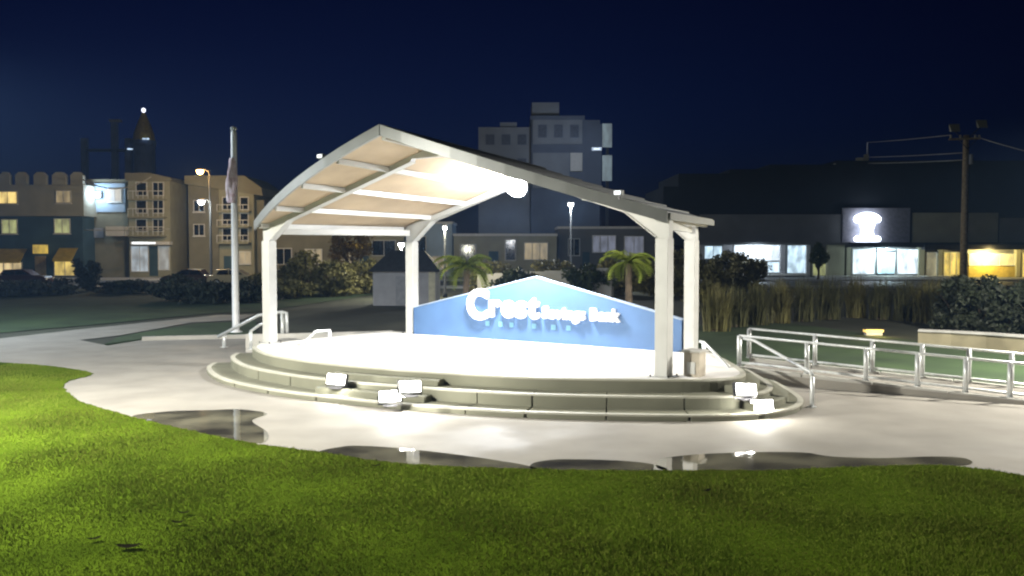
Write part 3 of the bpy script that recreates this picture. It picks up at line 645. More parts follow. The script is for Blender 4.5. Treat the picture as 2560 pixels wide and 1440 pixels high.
# balcony block with blue-lit recess
Y2 = 103; b2 = building('balcony_building', 'three-storey building with stacked balconies and a blue-lit wall', 'building', 320, Y2)
down(b2, 'wing_wall', M['tan'], 216, 448, 318, Y2 + 1.2, 9); fb_(b2, 'blue_wall', M['paleblu'], 222, 458, 312, 530, Y2 + 1.05, .14)
down(b2, 'gable_wall', M['cream'], 320, 452, 424, Y2, 10)
p0 = at(312, 452, Y2-.5); p1 = at(430, 452, Y2-.5); pm = at(372, 432, Y2-.5)
MB().vprism([(p0.x, p0.z), (p1.x, p0.z), (p1.x - .2, p0.z + .35), (pm.x, pm.z), (p0.x, pm.z)], Y2 - .5, Y2 + 10).build('roof', M['tan'], b2, off=b2.location)
def balcony(t, x0, x1, ytop, ybot, Y, m, dep=1.2):
    a = at(x0, ybot, Y); b = at(x1, ytop, Y)
    s_ = MB().box(a.x, Y - dep, a.z - .16, b.x, Y - .004, a.z).build('balcony', m, t, off=t.location)
    MB().box(a.x, Y - dep, b.z - .08, b.x, Y - dep + .08, b.z).build('rail', M['trimw'], s_, off=t.location)
    n = max(3, int((b.x - a.x)/.55))
    for k in range(n + 1):
        x = a.x + .03 + (b.x - a.x - .06)*k/n; MB().box(x-.03, Y - dep + .015, a.z, x+.03, Y - dep + .065, b.z - .08).build('baluster', M['trimw'], s_, off=t.location)
for yt, yb in ((478, 498), (522, 542), (567, 588)): balcony(b2, 330, 418, yt, yb, Y2, M['cream'])
for y0, y1 in ((455, 478), (500, 522), (547, 568)):
    window(b2, 340, y0, 368, y1 + 12, Y2, M['glassdark'], M['trimw'], 0, False); window(b2, 382, y0, 410, y1 + 12, Y2, M['glassdark'], M['trimw'], 1, False)
window(b2, 270, 470, 304, 505, Y2 + 1.05, G_dimy, M['trimw'], 1)
fb_(b2, 'canopy', M['trimw'], 264, 566, 312, 590, Y2 - .5, 1.6); fb_(b2, 'sign_board', M['greywall'], 222, 570, 258, 594, Y2 + 1.0, .15)
fb_(b2, 'shopfront', M['trimw'], 326, 604, 424, 612, Y2 - .9, .88)
window(b2, 328, 614, 372, 680, Y2, lit('shop_pane_pale', (.62, .75, .85), .42), M['trimw'], 1, False); window(b2, 396, 614, 424, 676, Y2, lit('shop_pane_cool', (.65, .72, .72), .3), M['trimw'], 0, False); fb_(b2, 'door', M['teal'], 374, 616, 394, 690, Y2 - .05, .047)
fb_(b2, 'light_tube', lit('lit_tube', (.9, .97, 1), 3.5), 330, 606, 388, 609, Y2 - .95, .045)
p = at(245, 487, Y2 + .6); t = thing('wall_lamp', 'bright bluish wall lamp on the blue-lit recess at left', 'wall lamp', p)
MB().box(-.3, 0, -.22, .3, .2, .22).build('housing', M['dark'], t); MB().box(-.27, -.06, -.3, .27, -.003, .3).build('lens', mat('lens_blue', (.9, .9, .9), .2, emit=(.75, .9, 1), estr=7), t); MB().box(-.04, .2, -.05, .04, .45, .05).build('bracket', M['dark'], t)
lamp('wall_light', (0, -.9, .0), 420, (.65, .82, 1), .3, t)
# second gabled balcony building
Y3 = 104; b3 = building('gabled_building', 'gabled tan building with balconies behind the flagpole', 'building', 560, Y3)
down(b3, 'wall', M['tan'], 470, 452, 545, Y3 + .8, 9); down(b3, 'gable_wall', M['cream'], 546, 462, 634, Y3, 10); down(b3, 'side_wall', M['tan'], 635, 500, 660, Y3 + 1, 8)
p0 = at(466, 456, Y3); p1 = at(656, 468, Y3); 
MB().vprism([(p0.x, p0.z - .2), (at(660, 490, Y3).x, at(660, 490, Y3).z), (at(657, 478, Y3).x, at(657, 470, Y3).z), (at(614, 440, Y3).x, at(614, 440, Y3).z), (p0.x, at(466, 440, Y3).z)], Y3 - .6, Y3 + 9).build('roof', M['tan'], b3, off=b3.location)
for yt, yb in ((512, 528), (550, 566), (588, 606)): balcony(b3, 550, 628, yt, yb, Y3, M['cream'])
for y0, y1 in ((492, 525), (532, 562), (570, 602)): window(b3, 556, y0, 580, y1, Y3, M['glassdark'], M['trimw'], 0, False); window(b3, 600, y0, 622, y1, Y3, M['glassdark'], M['trimw'], 0, False)
for y0 in (500, 560): window(b3, 484, y0, 512, y0 + 30, Y3 + .8, M['glassdark'], M['trimw'], 1)
fb_(b3, 'door', M['teal'], 560, 640, 590, 694, Y3 - .05, .047); window(b3, 598, 628, 628, 660, Y3, G_dimy, M['trimw'], 1)
# fairground tower behind them
Y4 = 150; b4 = building('fairground_tower', 'slender dim tower with gold cone top behind the balcony building', 'tower', 366, Y4)
M['blueturret'] = mat('blue_turret', (.22, .28, .50), .7, var=.2, scale=.4); M['gold'] = mat('gold_roof', (.62, .45, .06), .5, var=.2)
c = at(368, 440, Y4); zt = at(368, 352, Y4).z; zt2 = at(368, 282, Y4).z
MB().lathe([(1.7, 0), (1.7, zt - 1), (1.9, zt - .6), (1.9, zt)], 12, (0, 0, 0)).build('shaft', M['blueturret'], b4)
MB().lathe([(1.75, zt), (1.55, zt + 1.2), (.9, zt + 3), (.25, zt2)], 12).build('cone_roof', M['gold'], b4)
MB().lathe([(.05, zt2), (.32, zt2 + .25), (.32, zt2 + .6), (.05, zt2 + .8)], 10).build('beacon', mat('beacon_lens', (.9, .9, .9), .3, emit=(.8, .85, 1), estr=2.2), b4)
fb_(b4, 'lit_window', lit('tower_pane', (.6, .8, 1), 1.2), 356, 345, 372, 349, Y4 - 2.1, .1); fb_(b4, 'walkway', mat('walkway_steel', (.1, .11, .16), .6), 212, 372, 352, 378, Y4, 1.2)
fb_(b4, 'lit_window', lit('tower_pane', (.6, .8, 1), 1.2), 318, 371, 336, 374, Y4 - .12, .1)
for x in (208, 283, 318): 
    a = at(x, 300 if x == 283 else 345, Y4); MB().box(a.x - .45, Y4, 0, a.x + .45, Y4 + .9, a.z).build('mast', M['blueturret'], b4, off=b4.location)
fb_(b4, 'mast_cap', M['greywall'], 272, 298, 298, 304, Y4 - .1, 1.1)
# hotel behind the bandshell
Y5 = 132; b5 = building('hotel', 'pale grey stepped hotel tower rising dimly behind the bandshell roof', 'building', 1380, Y5)
M['hotel'] = mat('hotel_wall', (.30, .33, .38), .85, var=.12, scale=.3)
M['hotelglass'] = mat('hotel_glass', (.14, .16, .21), .3, var=.2)
M['hotelb'] = mat('hotel_band', (.16, .19, .26), .85, var=.12, scale=.3)
down(b5, 'tower_wall', M['hotelb'], 1328, 300, 1500, Y5 + .3, 14); fb_(b5, 'upper_block', M['hotel'], 1332, 298, 1456, 360, Y5, 2); fb_(b5, 'penthouse', M['hotel'], 1330, 256, 1398, 290, Y5 + 1, 8)
fb_(b5, 'roof_slab', M['hotelb'], 1326, 289, 1462, 299, Y5 - .2, 12)
fb_(b5, 'lower_block', M['hotel'], 1332, 382, 1424, 470, Y5, 2); fb_(b5, 'balcony_panel', M['trimw'], 1426, 382, 1456, 428, Y5 - .1, .35)
down(b5, 'west_wing', M['hotel'], 1196, 318, 1326, Y5 + 1, 12); fb_(b5, 'west_penthouse', M['hotel'], 1250, 306, 1292, 318, Y5 + 2, 6)
for x in (1214, 1254, 1294):
    for y in (336, 396, 456): window(b5, x, y, x + 22, y + 26, Y5 + 1, M['hotelglass'], M['hotelb'], 0, False)
for x in (1345, 1385, 1425): window(b5, x, 312, x + 22, 344, Y5, M['hotelglass'], M['hotelb'], 0, False)
fb_(b5, 'stair_core', M['hotelb'], 1470, 310, 1504, 470, Y5 + .1, 4)
vs_ = building('vertical_sign', 'two stacked pale vertical sign panels beside the hotel', 'sign', 1517, Y5 - 2)
fb_(vs_, 'upper_panel', lit('sign_pale', (.35, .50, .55), .28), 1506, 309, 1530, 368, Y5 - 2, .3); fb_(vs_, 'lower_panel', lit('sign_pale', (.35, .50, .55), .28), 1506, 388, 1530, 452, Y5 - 2, .3)
fb_(vs_, 'post', M['dark'], 1514, 368, 1522, 690, Y5 - 1.7, .4); fb_(vs_, 'light_bar', lit('sign_bar', (.6, .75, .95), .8), 1480, 368, 1504, 376, Y5 - 2, .2)
p = at(1492, 372, Y5 - 3); t = thing('sign_lamp', 'small bluish lamp beside the vertical sign panels', 'lamp', p)
MB().box(-.5, 0, -.1, .5, .25, .1).build('housing', M['dark'], t); MB().box(-.45, -.05, -.12, .45, -.003, .08).build('lens', mat('lens_dimblue', (.9, .9, .9), .2, emit=(.7, .82, 1), estr=1.5), t); MB().box(-.05, .25, -.05, .05, 1.2, .05).build('bracket', M['dark'], t)
lamp('sign_light', (-4, -8, 0), 1000, (.7, .82, 1), .5, t)
# low shops seen between the columns
def low_shop(label, x0, x1, ytop, Y, m, wins, door=None, awn=None, dep=8):
    t = building('shop', label, 'shop', (x0 + x1)/2, Y); down(t, 'wall', m, x0, ytop, x1, Y, dep)
    fb_(t, 'parapet', M['trimw'], x0 - 2, ytop - 6, x1 + 2, ytop, Y - .15, dep)
    for w in wins: window(t, w[0], w[1], w[2], w[3], Y, w[4], M['trimw'], w[5] if len(w) > 5 else 1, False)
    if door: fb_(t, 'door', M['teal'], door[0], door[1], door[2], 694, Y - .05, .047)
    if awn: fb_(t, 'awning', awn[4], awn[0], awn[1], awn[2], awn[3], Y - 1.2, 1.19)
    return t
low_shop('brown shop front left of the left rear column under the roof', 664, 830, 585, 106, M['tan'], [(690, 620, 730, 662, M['glassdark']), (762, 622, 806, 660, G_dimy)], (738, 640, 756))
low_shop('olive shop with amber awning behind the orange-lit tree', 834, 1010, 566, 108, M['cream'], [(850, 628, 890, 668, G_dimy), (930, 600, 990, 640, M['glassdark'])], (900, 640, 922), (845, 608, 925, 622, M['awny']))
low_shop('blue-grey shop front just right of the left rear column', 1014, 1130, 560, 107, M['paleblu'], [(1040, 590, 1066, 632, M['glassdark'], 0), (1080, 640, 1120, 680, G_dimy)])
low_shop('grey flat-roofed shop with cream wall panels behind the blue wall', 1134, 1392, 590, 105, M['cream'], [(1150, 610, 1190, 650, M['glassdark']), (1262, 598, 1290, 652, M['glassdark'], 0), (1310, 606, 1370, 650, G_dimy, 2)], (1222, 628, 1246))
low_shop('violet-grey shop behind the right palm tree', 1396, 1640, 572, 108, M['greyf'], [(1420, 596, 1450, 640, M['glassdark']), (1480, 588, 1540, 632, lit('pane_violet', (.5, .55, .75), .22), 2), (1560, 590, 1610, 640, lit('pane_violet', (.5, .55, .75), .22))], (1456, 630, 1474))
# ---------------------------------------------------------------- long dark building on the right with lit shopfronts
Y6 = 106; b6 = building('arcade_building', 'long dark two-storey arcade building with brightly lit shopfronts at right', 'building', 2000, Y6)
for x0, x1, yt in ((1664, 1702, 470), (1702, 1832, 437), (1832, 1932, 426), (1932, 2102, 414), (2102, 2760, 404)):
    a = at(x0, yt, Y6); b = at(x1, yt, Y6)
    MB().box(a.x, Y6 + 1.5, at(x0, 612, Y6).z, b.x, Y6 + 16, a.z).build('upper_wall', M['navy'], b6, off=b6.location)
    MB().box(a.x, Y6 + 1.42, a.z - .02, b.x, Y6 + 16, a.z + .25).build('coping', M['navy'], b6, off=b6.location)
fb_(b6, 'sign_band', M['greyf'], 1750, 536, 2104, 606, Y6 + 1.2, .28); fb_(b6, 'sign_band', mat('band_behind_sign', (.22, .22, .26), .8), 2106, 520, 2276, 606, Y6 + 1.1, .35)
fb_(b6, 'sign_band', M['cream'], 2282, 532, 2420, 606, Y6 + 1.2, .28); fb_(b6, 'sign_band', M['tan'], 2422, 532, 2496, 606, Y6 + 1.15, .3); fb_(b6, 'sign_band', M['greyf'], 2500, 545, 2700, 606, Y6 + 1.2, .28)
fb_(b6, 'canopy', M['greyf'], 1740, 606, 2122, 612, Y6 - .8, 2.2); fb_(b6, 'canopy', M['dark'], 2124, 608, 2310, 618, Y6 - 1.0, 2.4); fb_(b6, 'canopy', M['dark'], 2312, 612, 2760, 624, Y6 - .9, 2.3)
down(b6, 'rear_wall', M['greyf'], 1740, 612, 2760, Y6 + .6, 6)
for x0, x1 in ((1742, 1760), (1806, 1832), (1950, 1964), (2016, 2026), (2068, 2112), (2116, 2128), (2296, 2312), (2345, 2357), (2410, 2420), (2540, 2552)):
    fb_(b6, 'pier', M['cream'] if x0 > 2060 else M['greywall'], x0, 612, x1, 700, Y6, .7)
def shopwin(x0, x1, y0, y1, g, mull=1): window(b6, x0, y0, x1, y1, Y6 + .35, g, M['trimw'], mull, False)
shopwin(1760, 1806, 614, 648, G_b, 1); shopwin(1834, 1950, 612, 652, G_w, 2); shopwin(1966, 2016, 612, 684, G_b, 0); shopwin(1918, 1949, 654, 682, G_b, 0)
fb_(b6, 'stall_riser', M['tan'], 1834, 654, 1916, 682, Y6 + .2, .35); fb_(b6, 'poster', mat('poster_grey', (.35, .42, .5), .6, emit=(.5, .6, .75), estr=.35), 1882, 624, 1908, 640, Y6 + .2, .05)
fb_(b6, 'sill_ledge', M['trimw'], 1802, 684, 2018, 689, Y6 - .2, .5)
shopwin(2130, 2188, 622, 686, G_w, 0); shopwin(2192, 2238, 622, 686, G_c, 1); shopwin(2242, 2296, 622, 686, G_w, 0)
fb_(b6, 'entrance_head', M['dark'], 2192, 626, 2238, 630, Y6 + .1, .1); fb_(b6, 'doormat', M['dark'], 2194, 684, 2236, 692, Y6 + .05, .3)
shopwin(2030, 2066, 640, 690, G_green, 1); shopwin(2314, 2343, 630, 692, lit('pane_cream', (.9, .8, .45), .35), 0); shopwin(2358, 2408, 630, 694, G_gold, 2); shopwin(2422, 2538, 634, 664, lit('pane_warm', (.95, .72, .2), .75), 2); shopwin(2554, 2700, 632, 700, G_gold, 3)
fb_(b6, 'stall_riser', mat('gold_wall', (.55, .42, .10), .7), 2422, 666, 2538, 700, Y6 + .2, .35)
fb_(b6, 'pavement_step', M['kerb'], 2060, 691, 2420, 698, Y6 - 3.2, 3.15)
for x, y0, y1 in ((2096, 408, 418), (2152, 394, 412)):
    fb_(b6, 'roof_vent', M['beige'], x - 8, y0, x + 8, y1 + 6, Y6 + 1.6, .7)
for x, pw, c_ in ((1890, 500, (.75, .88, 1)), (2215, 800, (.7, .92, 1)), (2470, 1700, (1, .78, .28)), (2640, 1400, (1, .72, .2))):
    p = at(x, 622, Y6 - .6); t = thing('canopy_lamp', {1890: 'cool lamp under the left canopy of the arcade building', 2215: 'cyan-white lamp under the canopy of the shop entrance', 2470: 'amber lamp under the canopy right of the utility pole', 2640: 'amber lamp under the canopy beyond the right picture edge'}[x], 'lamp', p, 0, 'lamps under the arcade canopy')
    MB().lathe([(.16, .14), (.2, .06), (.2, 0)], 12).build('housing', M['dark'], t); MB().lathe([(.17, -.001), (.15, -.05), (.02, -.08)], 12).build('lens', M['lensw'] if x < 2400 else M['sodium'], t)
    lamp('canopy_light', (0, -.3, -.3), pw, c_, .2, t)
# glowing sign above the entrance
sY = Y6 + .35; c0 = at(2170, 604, sY)
gs = thing('illuminated_sign', 'glowing white dome-topped pedestal-shaped sign above the shop entrance', 'sign', (c0.x, sY, c0.z))
def pxs(pts): return [(at(x, y, sY).x - c0.x, at(x, y, sY).z - c0.z) for x, y in pts]
M['signglow'] = mat('sign_glow', (.9, .9, .95), .4, var=0, emit=(.80, .88, 1), estr=7)
half = lambda L_: L_ + [(4340 - x, y) for x, y in reversed(L_)]
MB().vprism(pxs(half([(2141, 556), (2137, 550), (2138, 543), (2144, 538), (2152, 534), (2162, 531)])), 0, .4).build('dome', M['signglow'], gs)
MB().vprism(pxs(half([(2155, 589.8), (2157, 575), (2153, 564), (2152, 556.2)])), .03, .37).build('stem', M['signglow'], gs)
MB().vprism(pxs(half([(2143, 604), (2138, 601), (2138, 594), (2144, 590.2)])), 0, .4).build('base', M['signglow'], gs)
MB().box(-.08, .4, .9, .08, .74, 1.1).build('bracket', M['dark'], gs)
# ---------------------------------------------------------------- utility pole and wires
Yp = 74; pb = gp(2406, 0) if False else at(2408, 700, Yp); ptop = at(2412, 338, Yp)
up = thing('utility_pole', 'tall wooden utility pole with crossarm in front of the dark arcade building', 'utility pole', (pb.x, Yp, 0))
MB().lathe([(.30, 0), (.27, 4), (.22, ptop.z)], 10).build('pole', M['wood'], up, smooth=True)
ca = at(2412, 348, Yp).z
MB().beam((-1.5, -.26, ca - .05), (1.0, -.26, ca + .05), .12, .14).build('crossarm', M['wood'], up)
MB().beam((-.75, -.27, ca - .04), (0, -.24, ca - .8), .05, .05).build('brace', M['dark'], up); MB().beam((.75, -.27, ca), (0, -.24, ca - .8), .05, .05).build('brace', M['dark'], up)
for x in (-1.35, -.6, .6, .9): MB().lathe([(.05, 0), (.10, .06), (.06, .12), (.10, .18), (.05, .26)], 8, (x, -.26, ca + .05)).build('insulator', M['ceramic'], up)
MB().lathe([(.16, 0), (.2, .05), (.2, .7), (.12, .8)], 12, (.34, -.1, ca - 2.0)).build('transformer', M['greywall'], up)
for s, px_, py_ in ((-1, 2382, 322), (1, 2450, 312)):
    p = at(px_, py_, Yp); x, z = p.x - pb.x, p.z
    MB().tube([(s*.1, -.1, ptop.z - .3), (x*.6, -.15, z - .55), (x, -.2, z - .15)], .05, 6).build('lamp_arm', M['dark'], up)
    hd = MB().add([(x - .35, -.55, z - .3), (x + .35, -.55, z - .3), (x + .42, -.2, z + .35), (x - .42, -.2, z + .35), (x - .2, .1, z - .2), (x + .2, .1, z - .2), (x + .2, .15, z + .2), (x - .2, .15, z + .2)], [(0,1,2,3), (4,7,6,5), (0,4,5,1), (1,5,6,2), (2,6,7,3), (3,7,4,0)]).build('lamp_head', M['beige'], up)
def wire(label, a, b, sag, r=.035):
    a = Vector(a); b = Vector(b); pts = []
    for i in range(15):
        t_ = i/14; p = a.lerp(b, t_); p.z -= sag*4*t_*(1-t_); pts.append(p)
    o = MB().tube(pts, r, 5).build('power_line', M['wire'], off=a, smooth=True); o.location = a; tag(o, label, 'wire', 'wires of the utility pole')
mast = at(2168, 400, Y6 + 2); ms = thing('roof_mast', 'thin service mast on the roof of the dark arcade building', 'mast', (mast.x, Y6 + 2, at(2168, 408, Y6 + 2).z))
mt = at(2168, 356, Y6 + 2); MB().tube([(0, 0, 0), (0, 0, mt.z - ms.location.z)], .07, 7).build('pipe', M['rail'], ms); MB().box(-.35, -.2, .1, .1, .2, 1.0).build('meter_box', M['beige'], ms)
cx = lambda x, dz=.3: (pb.x + x, Yp - .26, ca + dz)
wire('top wire from the pole crossarm to the roof mast', cx(-1.35), (mast.x, Y6 + 2, mt.z), .05)
wire('middle wire from the pole to the roof mast', (pb.x - .25, Yp, at(2410, 382, Yp).z), (mast.x, Y6 + 2, at(2168, 393, Y6 + 2).z), .05)
wire('lowest wire from the pole to the roof edge', (pb.x - .25, Yp, at(2410, 400, Yp).z), (mast.x, Y6 + 2, at(2168, 408, Y6 + 2).z), .05)
e = at(2700, 410, 60); wire('wire sloping from the pole to the right picture edge', cx(.9, .1), e, .1)
e = at(-200, 470, 100); 
wire('dark cable drooping across the castle-fronted building', at(210, 575, 96), at(425, 572, 98), .1, .05)
wire('dark cable drooping in front of the balcony building roof', at(205, 448, 97), at(378, 442, 97), 1.1, .06)
# ---------------------------------------------------------------- low wall line behind the stage, right retaining wall, bench
w1 = thing('low_wall', 'long pale low wall behind the stage between the palms', 'wall', at(1380, 700, 60) - Vector((0, 0, at(1380, 700, 60).z)))
for i in range(8):
    xa = 1196 + i*42; ya = 685 - i*2.1; a = at(xa, ya, 62 - i*.6); b = at(xa + 41.5, ya - 2.1, 61.4 - i*.6)
    MB().beam((a.x, a.y, a.z/2), (b.x, b.y, a.z/2), .3, a.z, (0, 0, 1)).build('wall_panel', M['kerb'], w1, off=w1.location)
w2 = thing('retaining_wall', 'tan retaining wall below dark shrubs at the right edge', 'wall', gp(2300, 868))
ra = [gp(2296, 862), gp(2380, 866), gp(2470, 872), gp(2570, 880), gp(2700, 890)]
for i in range(4): 
    hgt = .46; MB().beam((ra[i].x, ra[i].y, hgt/2), (ra[i+1].x, ra[i+1].y, hgt/2), .35, hgt).build('wall_block', mat('tan_wall_stone', (.25, .22, .14), .8, var=.15, scale=2, bump=.2), w2, off=w2.location)
    MB().beam((ra[i].x, ra[i].y, hgt + .03), (ra[i+1].x, ra[i+1].y, hgt + .03), .45, .06).build('coping', M['kerb'], w2, off=w2.location)
bp_ = gp(2183, 838); bn = thing('path_light', 'low amber-glowing path light on the lawn beyond the ramp', 'path light', bp_)
MB().box(-.3, -.12, 0, .3, .12, .12).build('base', M['kerb'], bn); MB().box(-.34, -.14, .12, .34, .14, .22).build('lens', mat('amber_diffuser', (.8, .6, .2), .5, var=.05, emit=(1, .66, .16), estr=1.1), bn, bevel=.02); MB().box(-.37, -.17, .222, .37, .17, .25).build('cap', M['dark'], bn)
lamp('path_light_glow', (0, -.5, .3), 28, (1, .70, .22), .2, bn)
# warm path lamp at the retaining wall
# ---------------------------------------------------------------- shrubs, ornamental grasses, trees
def tuft(label, loc, h, w, seed, m, n=260):
    r = np.random.default_rng(seed); t = thing('ornamental_grass', label, 'ornamental grass', loc, 0, 'ornamental grasses beyond the ramp')
    V = []; Fc = []
    for i in range(n):
        a = r.uniform(0, 6.28); l = h*r.uniform(.6, 1.05); sp = r.uniform(.05, 1)*w; bx, by = r.normal(0, w*.18, 2); ww = .022*r.uniform(.7, 1.5); ca_, sa_ = math.cos(a), math.sin(a); o = len(V)
        for j in range(4):
            u = j/3; rr_ = sp*u**1.8; z = l*(u - .28*u**3*sp/w); hw_ = ww*(1 - u*.85)
            V += [(bx + ca_*rr_ - sa_*hw_, by + sa_*rr_ + ca_*hw_, z), (bx + ca_*rr_ + sa_*hw_, by + sa_*rr_ - ca_*hw_, z)]
        Fc += [(o + 2*j, o + 2*j + 1, o + 2*j + 3, o + 2*j + 2) for j in range(3)]
    mb = MB(); mb.add(V, Fc); mb.build('blades', m, t)
    MB().lathe([(w*.35, 0), (w*.3, .08), (.03, .14)], 9).build('root_clump', M['bark'], t)
posd = ['right behind the short stair handrail', 'left of the ramp corner', 'above the ramp railing corner', 'behind the second ramp post', 'behind the third ramp post', 'left of the small bench', 'behind the small bench', 'right of the small bench', 'before the lit shop entrance', 'left of the utility pole foot', 'between bench and utility pole']
for i, (px_, Y, h) in enumerate(((1790, 36, 1.9), (1836, 38, 2.0), (1890, 39, 1.95), (1950, 40, 2.1), (2010, 41, 2.1), (2070, 42, 2.2), (2140, 43, 2.3), (2205, 42, 2.2), (2265, 41, 2.1), (2320, 40, 2.1), (2362, 38, 1.9))):
    p = at(px_, 700, Y); tuft('tall olive ornamental grass clump ' + posd[i], (p.x, Y, 0), h*(.9 + .2*random.random()), 1.05, 50 + i, M['thatch'] if i % 3 else M['leafolive'], 420)
for i, (px_, Y, h, w_, lab) in enumerate(((2395, 36, 2.1, 1.0, 'dark rounded shrub at the utility pole foot'), (2450, 35, 2.3, 1.1, 'tallest dark shrub right of the utility pole'), (2520, 34.5, 2.0, 1.2, 'dark spreading shrub at the right picture edge'), (2590, 34, 2.0, 1.2, 'dark shrub cut by the right picture edge'))):
    p = at(px_, 700, Y); shrub('shrub', lab, 'shrub', (p.x, Y, 0), h, w_, M['leafdark'], 2600, 70 + i, 'dark shrubs on the right', .10, .12)
for i, (px_, Y, h, w_, lab) in enumerate(((440, 56, 1.7, 2.0, 'dark rounded bush left of the flagpole'), (520, 54, 1.2, 1.8, 'dark bush just left of the flagpole foot'), (625, 55, 1.3, 1.9, 'dark bush between flagpole and left front column'), (215, 70, 2.6, 1.2, 'dark bushy shrub in front of the yellow shop'), (110, 64, 1.1, 2.2, 'low dark bush on the far left lawn'), (20, 62, 1.0, 2.4, 'low dark bush at the left picture edge'), (300, 66, 1.0, 2.4, 'low dark bush before the white shop entrance'))):
    p = at(px_, 700, Y); shrub('shrub', lab, 'shrub', (p.x, Y, 0), h, w_, M['leafdark'], 2600, 90 + i, 'dark shrubs on the left', .13, .1)
for i, (px_, Y, h, w_, m_, lab) in enumerate(((880, 82, 5.6, 2.4, M['leafsodium'], 'orange-lit small tree between the left columns'), (760, 66, 3.0, 1.9, M['leafolive'], 'brownish bush right of the left front column'), (840, 62, 2.6, 1.8, M['leafolive'], 'olive bush left of the kiosk'), (700, 72, 1.6, 1.6, M['leafsodium'], 'amber bush beside the left front column'), (1700, 60, 3.0, 1.6, M['leafolive'], 'olive bush between the two right columns'), (1470, 58, 2.2, 1.7, M['leaf'], 'green bush behind the gable of the blue wall'), (1290, 57, 2.0, 1.7, M['leaf'], 'green bush behind the big first letter of the sign'), (1800, 70, 3.0, 1.8, M['leafolive'], 'bush below the left lit shopfront'), (905, 66, 2.6, 2.2, M['leafolive'], 'broad brown bush left of the kiosk wall'), (660, 64, 1.5, 1.9, M['leafolive'], 'brown bush directly behind the left front column'), (725, 60, 1.3, 2.0, M['leafolive'], 'low brown bush right of the left front column'), (1380, 66, 2.4, 2.2, M['leafolive'], 'olive bush behind the peak of the blue wall'), (1550, 64, 2.5, 1.9, M['leafolive'], 'olive bush left of the right palm tree'), (1640, 62, 2.5, 1.9, M['leafolive'], 'olive bush behind the right front column'), (1225, 66, 2.4, 1.7, M['leafolive'], 'olive bush right of the left palm tree'), (1860, 66, 2.8, 2.2, M['leafolive'], 'olive bush below the grey stall riser of the lit shop'), (1760, 56, 2.3, 1.7, M['leafolive'], 'olive bush right of the right rear column'), (2045, 92.5, 3.6, 1.0, M['leaf'], 'slim street tree between the two lit shopfronts'))):
    p = at(px_, 700, Y); shrub('small_tree' if h > 3.4 else 'shrub', lab, 'tree' if h > 3.4 else 'shrub', (p.x, Y, .13 if Y > 92 else 0), h, w_, m_, 2400, 120 + i, 'plants behind the stage', .14, .3 if h > 3.4 else .12)
# ---------------------------------------------------------------- parked cars
M['tyre'] = mat('tyre', (.02, .02, .02), .85); M['glasscar'] = mat('car_glass', (.02, .02, .025), .06, spec=.8)
def car(label, px_, Y, L_, paint, flip=1):
    p = at(px_, 700, Y); t = thing('parked_car', label, 'car', (p.x, Y, 0), 0, 'cars parked along the road'); k = L_/4.5
    prof = [(-2.25, .32), (-2.2, .75), (-2.0, .92), (-1.35, .98), (1.0, .98), (1.9, .86), (2.22, .68), (2.25, .32)]
    MB().vprism([(x*k*flip, z) for x, z in (prof if flip > 0 else prof[::-1])], -.86, .86).build('body', paint, t, bevel=.05)
    cab = [(-1.75, .97), (-1.35, 1.42), (-.2, 1.47), (.35, 1.4), (1.05, .97)]
    c_ = MB().vprism([(x*k*flip, z) for x, z in (cab if flip > 0 else cab[::-1])], -.72, .72).build('cabin', paint, t, bevel=.04)
    for q in ([(-1.45, 1.0), (-1.2, 1.36), (-.45, 1.39), (-.45, 1.0)], [(-.37, 1.0), (-.37, 1.39), (.25, 1.34), (.78, 1.0)]):
        MB().vprism([(x*k*flip, z) for x, z in (q if flip > 0 else q[::-1])], -.735, .735).build('side_window', M['glasscar'], c_)
    for x in (-1.4, 1.4):
        for y in (-.78, .78):
            wv = MB().lathe([(.16, -.1), (.31, -.1), (.33, -.06), (.33, .06), (.31, .1), (.16, .1)], 16).build('wheel', M['tyre'], t); wv.location = (x*k, y, .33); wv.rotation_euler = (math.pi/2, 0, 0)
            MB().lathe([(.02, -.105), (.19, -.103), (.19, .103), (.02, .105)], 10).build('rim', M['rail'], wv)
    for y in (-.6, .6):
        MB().box(2.2*k*flip - .06, y - .16, .58, 2.2*k*flip + .06, y + .16, .74).build('headlight', M['trimw'], t); MB().box(-2.2*k*flip - .06, y - .15, .62, -2.2*k*flip + .06, y + .15, .8).build('taillight', mat('tail_lens', (.4, .02, .02), .3), t)
car('cream parked car behind the flagpole', 590, 80, 4.6, mat('cream_car_paint', (.55, .48, .30), .3, coat=.6, var=.03)); car('silver-beige parked car behind the left front column', 700, 80.3, 4.2, mat('beige_car_paint', (.45, .40, .28), .3, coat=.6, var=.03), -1)
car('dark red parked car at the left picture edge', 60, 80, 4.6, mat('dark_red_car_paint', (.06, .018, .015), .3, coat=.6, var=.03)); car('dark brown parked car left of the cream one', 470, 80.2, 4.3, mat('brown_car_paint', (.08, .05, .035), .3, coat=.6, var=.03), -1)
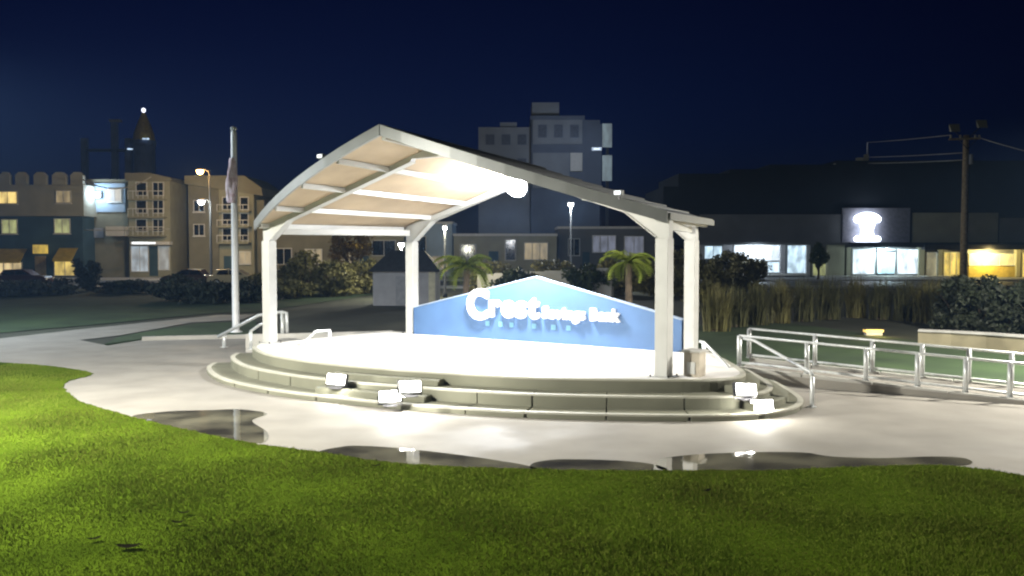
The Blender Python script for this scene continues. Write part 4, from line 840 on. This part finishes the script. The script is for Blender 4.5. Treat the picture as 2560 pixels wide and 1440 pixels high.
# ---------------------------------------------------------------- fallen leaves on the lawn
lm = mat('dry_leaf', (.012, .011, .006), .9, spec=0.)
for i, (x, y, lab) in enumerate(((322, 1367, 'largest dark fallen leaf near the bottom left of the lawn'), (235, 1348, 'small dark fallen leaf left of the largest one'), (445, 1307, 'dark fallen leaf above and right of the largest one'), (460, 1283, 'thin fallen leaf highest on the left lawn'), (940, 1165, 'fallen leaf by the tip of the dark puddle'), (1765, 1228, 'fallen leaf below the widest puddle'))):
    p = gp(x, y, .05); s_ = .14 if i == 0 else .08; a = random.uniform(0, 3)
    vs = []; 
    for k in range(7):
        u = -1 + k/3; w_ = .45*math.sqrt(max(0, 1 - u*u)); vs += [(u*s_, -w_*s_, .03*u*u + .02*abs(w_)), (u*s_, 0, .03*u*u), (u*s_, w_*s_, .03*u*u + .02*abs(w_))]
    mb = MB(); mb.add(vs, [(3*k + j, 3*k + 3 + j, 3*k + 4 + j, 3*k + 1 + j) for k in range(6) for j in range(2)])
    o = mb.build('fallen_leaf', lm); o.location = p; o.rotation_euler = (0, 0, a*.2); tag(o, lab, 'leaf', 'fallen leaves on the lawn')
# ---------------------------------------------------------------- plaza lamp post that lights the lawn from the left
def plaza_post(label, loc, hgt, pw, col, spot, dx, bl=.3):
    t = thing('plaza_lamp_post', label, 'lamp post', loc, 0, 'plaza lamp posts outside the picture')
    MB().lathe([(.18, 0), (.18, .25), (.09, .35), (.06, hgt)], 12).build('pole', M['dark'], t, smooth=True)
    MB().box(min(0, dx) - .1, -.2, hgt, max(0, dx) + .1, .2, hgt + .15).build('lamp_head', M['dark'], t, bevel=.03); MB().box(dx*.15, -.15, hgt - .03, dx*.95, .15, hgt - .003) .build('lens', M['lenswarm'], t)
    lamp('plaza_light', (dx/2, 0, hgt - .12), pw, col, .25, t, spot, (dx*.15, .06, -1) if spot else None, bl)
plaza_post('plaza lamp post on the lawn beyond the left picture edge', (-12.5, 13.5, .02), 6.6, 20000, (1, .97, .86), R(172), .6)
plaza_post('plaza lamp post beyond the right picture edge near the ramp', (16.5, 21.3, 0), 6.8, 15000, (1, .95, .84), R(164), -.6)
plaza_post('cool plaza lamp post beyond the left edge behind the path', (-23.5, 33, .01), 9.6, 9000, (.78, .9, 1), R(176), .6, .08)
# ---------------------------------------------------------------- damp night air
hz = MB().box(-170, -30, -1.0, 170, 190, 42).build('haze', bpy.data.materials.new('damp_air'), kind='stuff'); tag(hz, 'thin damp night air glowing round the lamps', 'haze')
hm = hz.data.materials[0]; hm.use_nodes = True; hn = hm.node_tree; hn.nodes.remove(hn.nodes['Principled BSDF'])
pv = hn.nodes.new('ShaderNodeVolumePrincipled'); pv.inputs['Color'].default_value = (.28, .52, 1, 1); pv.inputs['Density'].default_value = .0005; pv.inputs['Anisotropy'].default_value = .3
hn.links.new(pv.outputs[0], hn.nodes['Material Output'].inputs['Volume'])
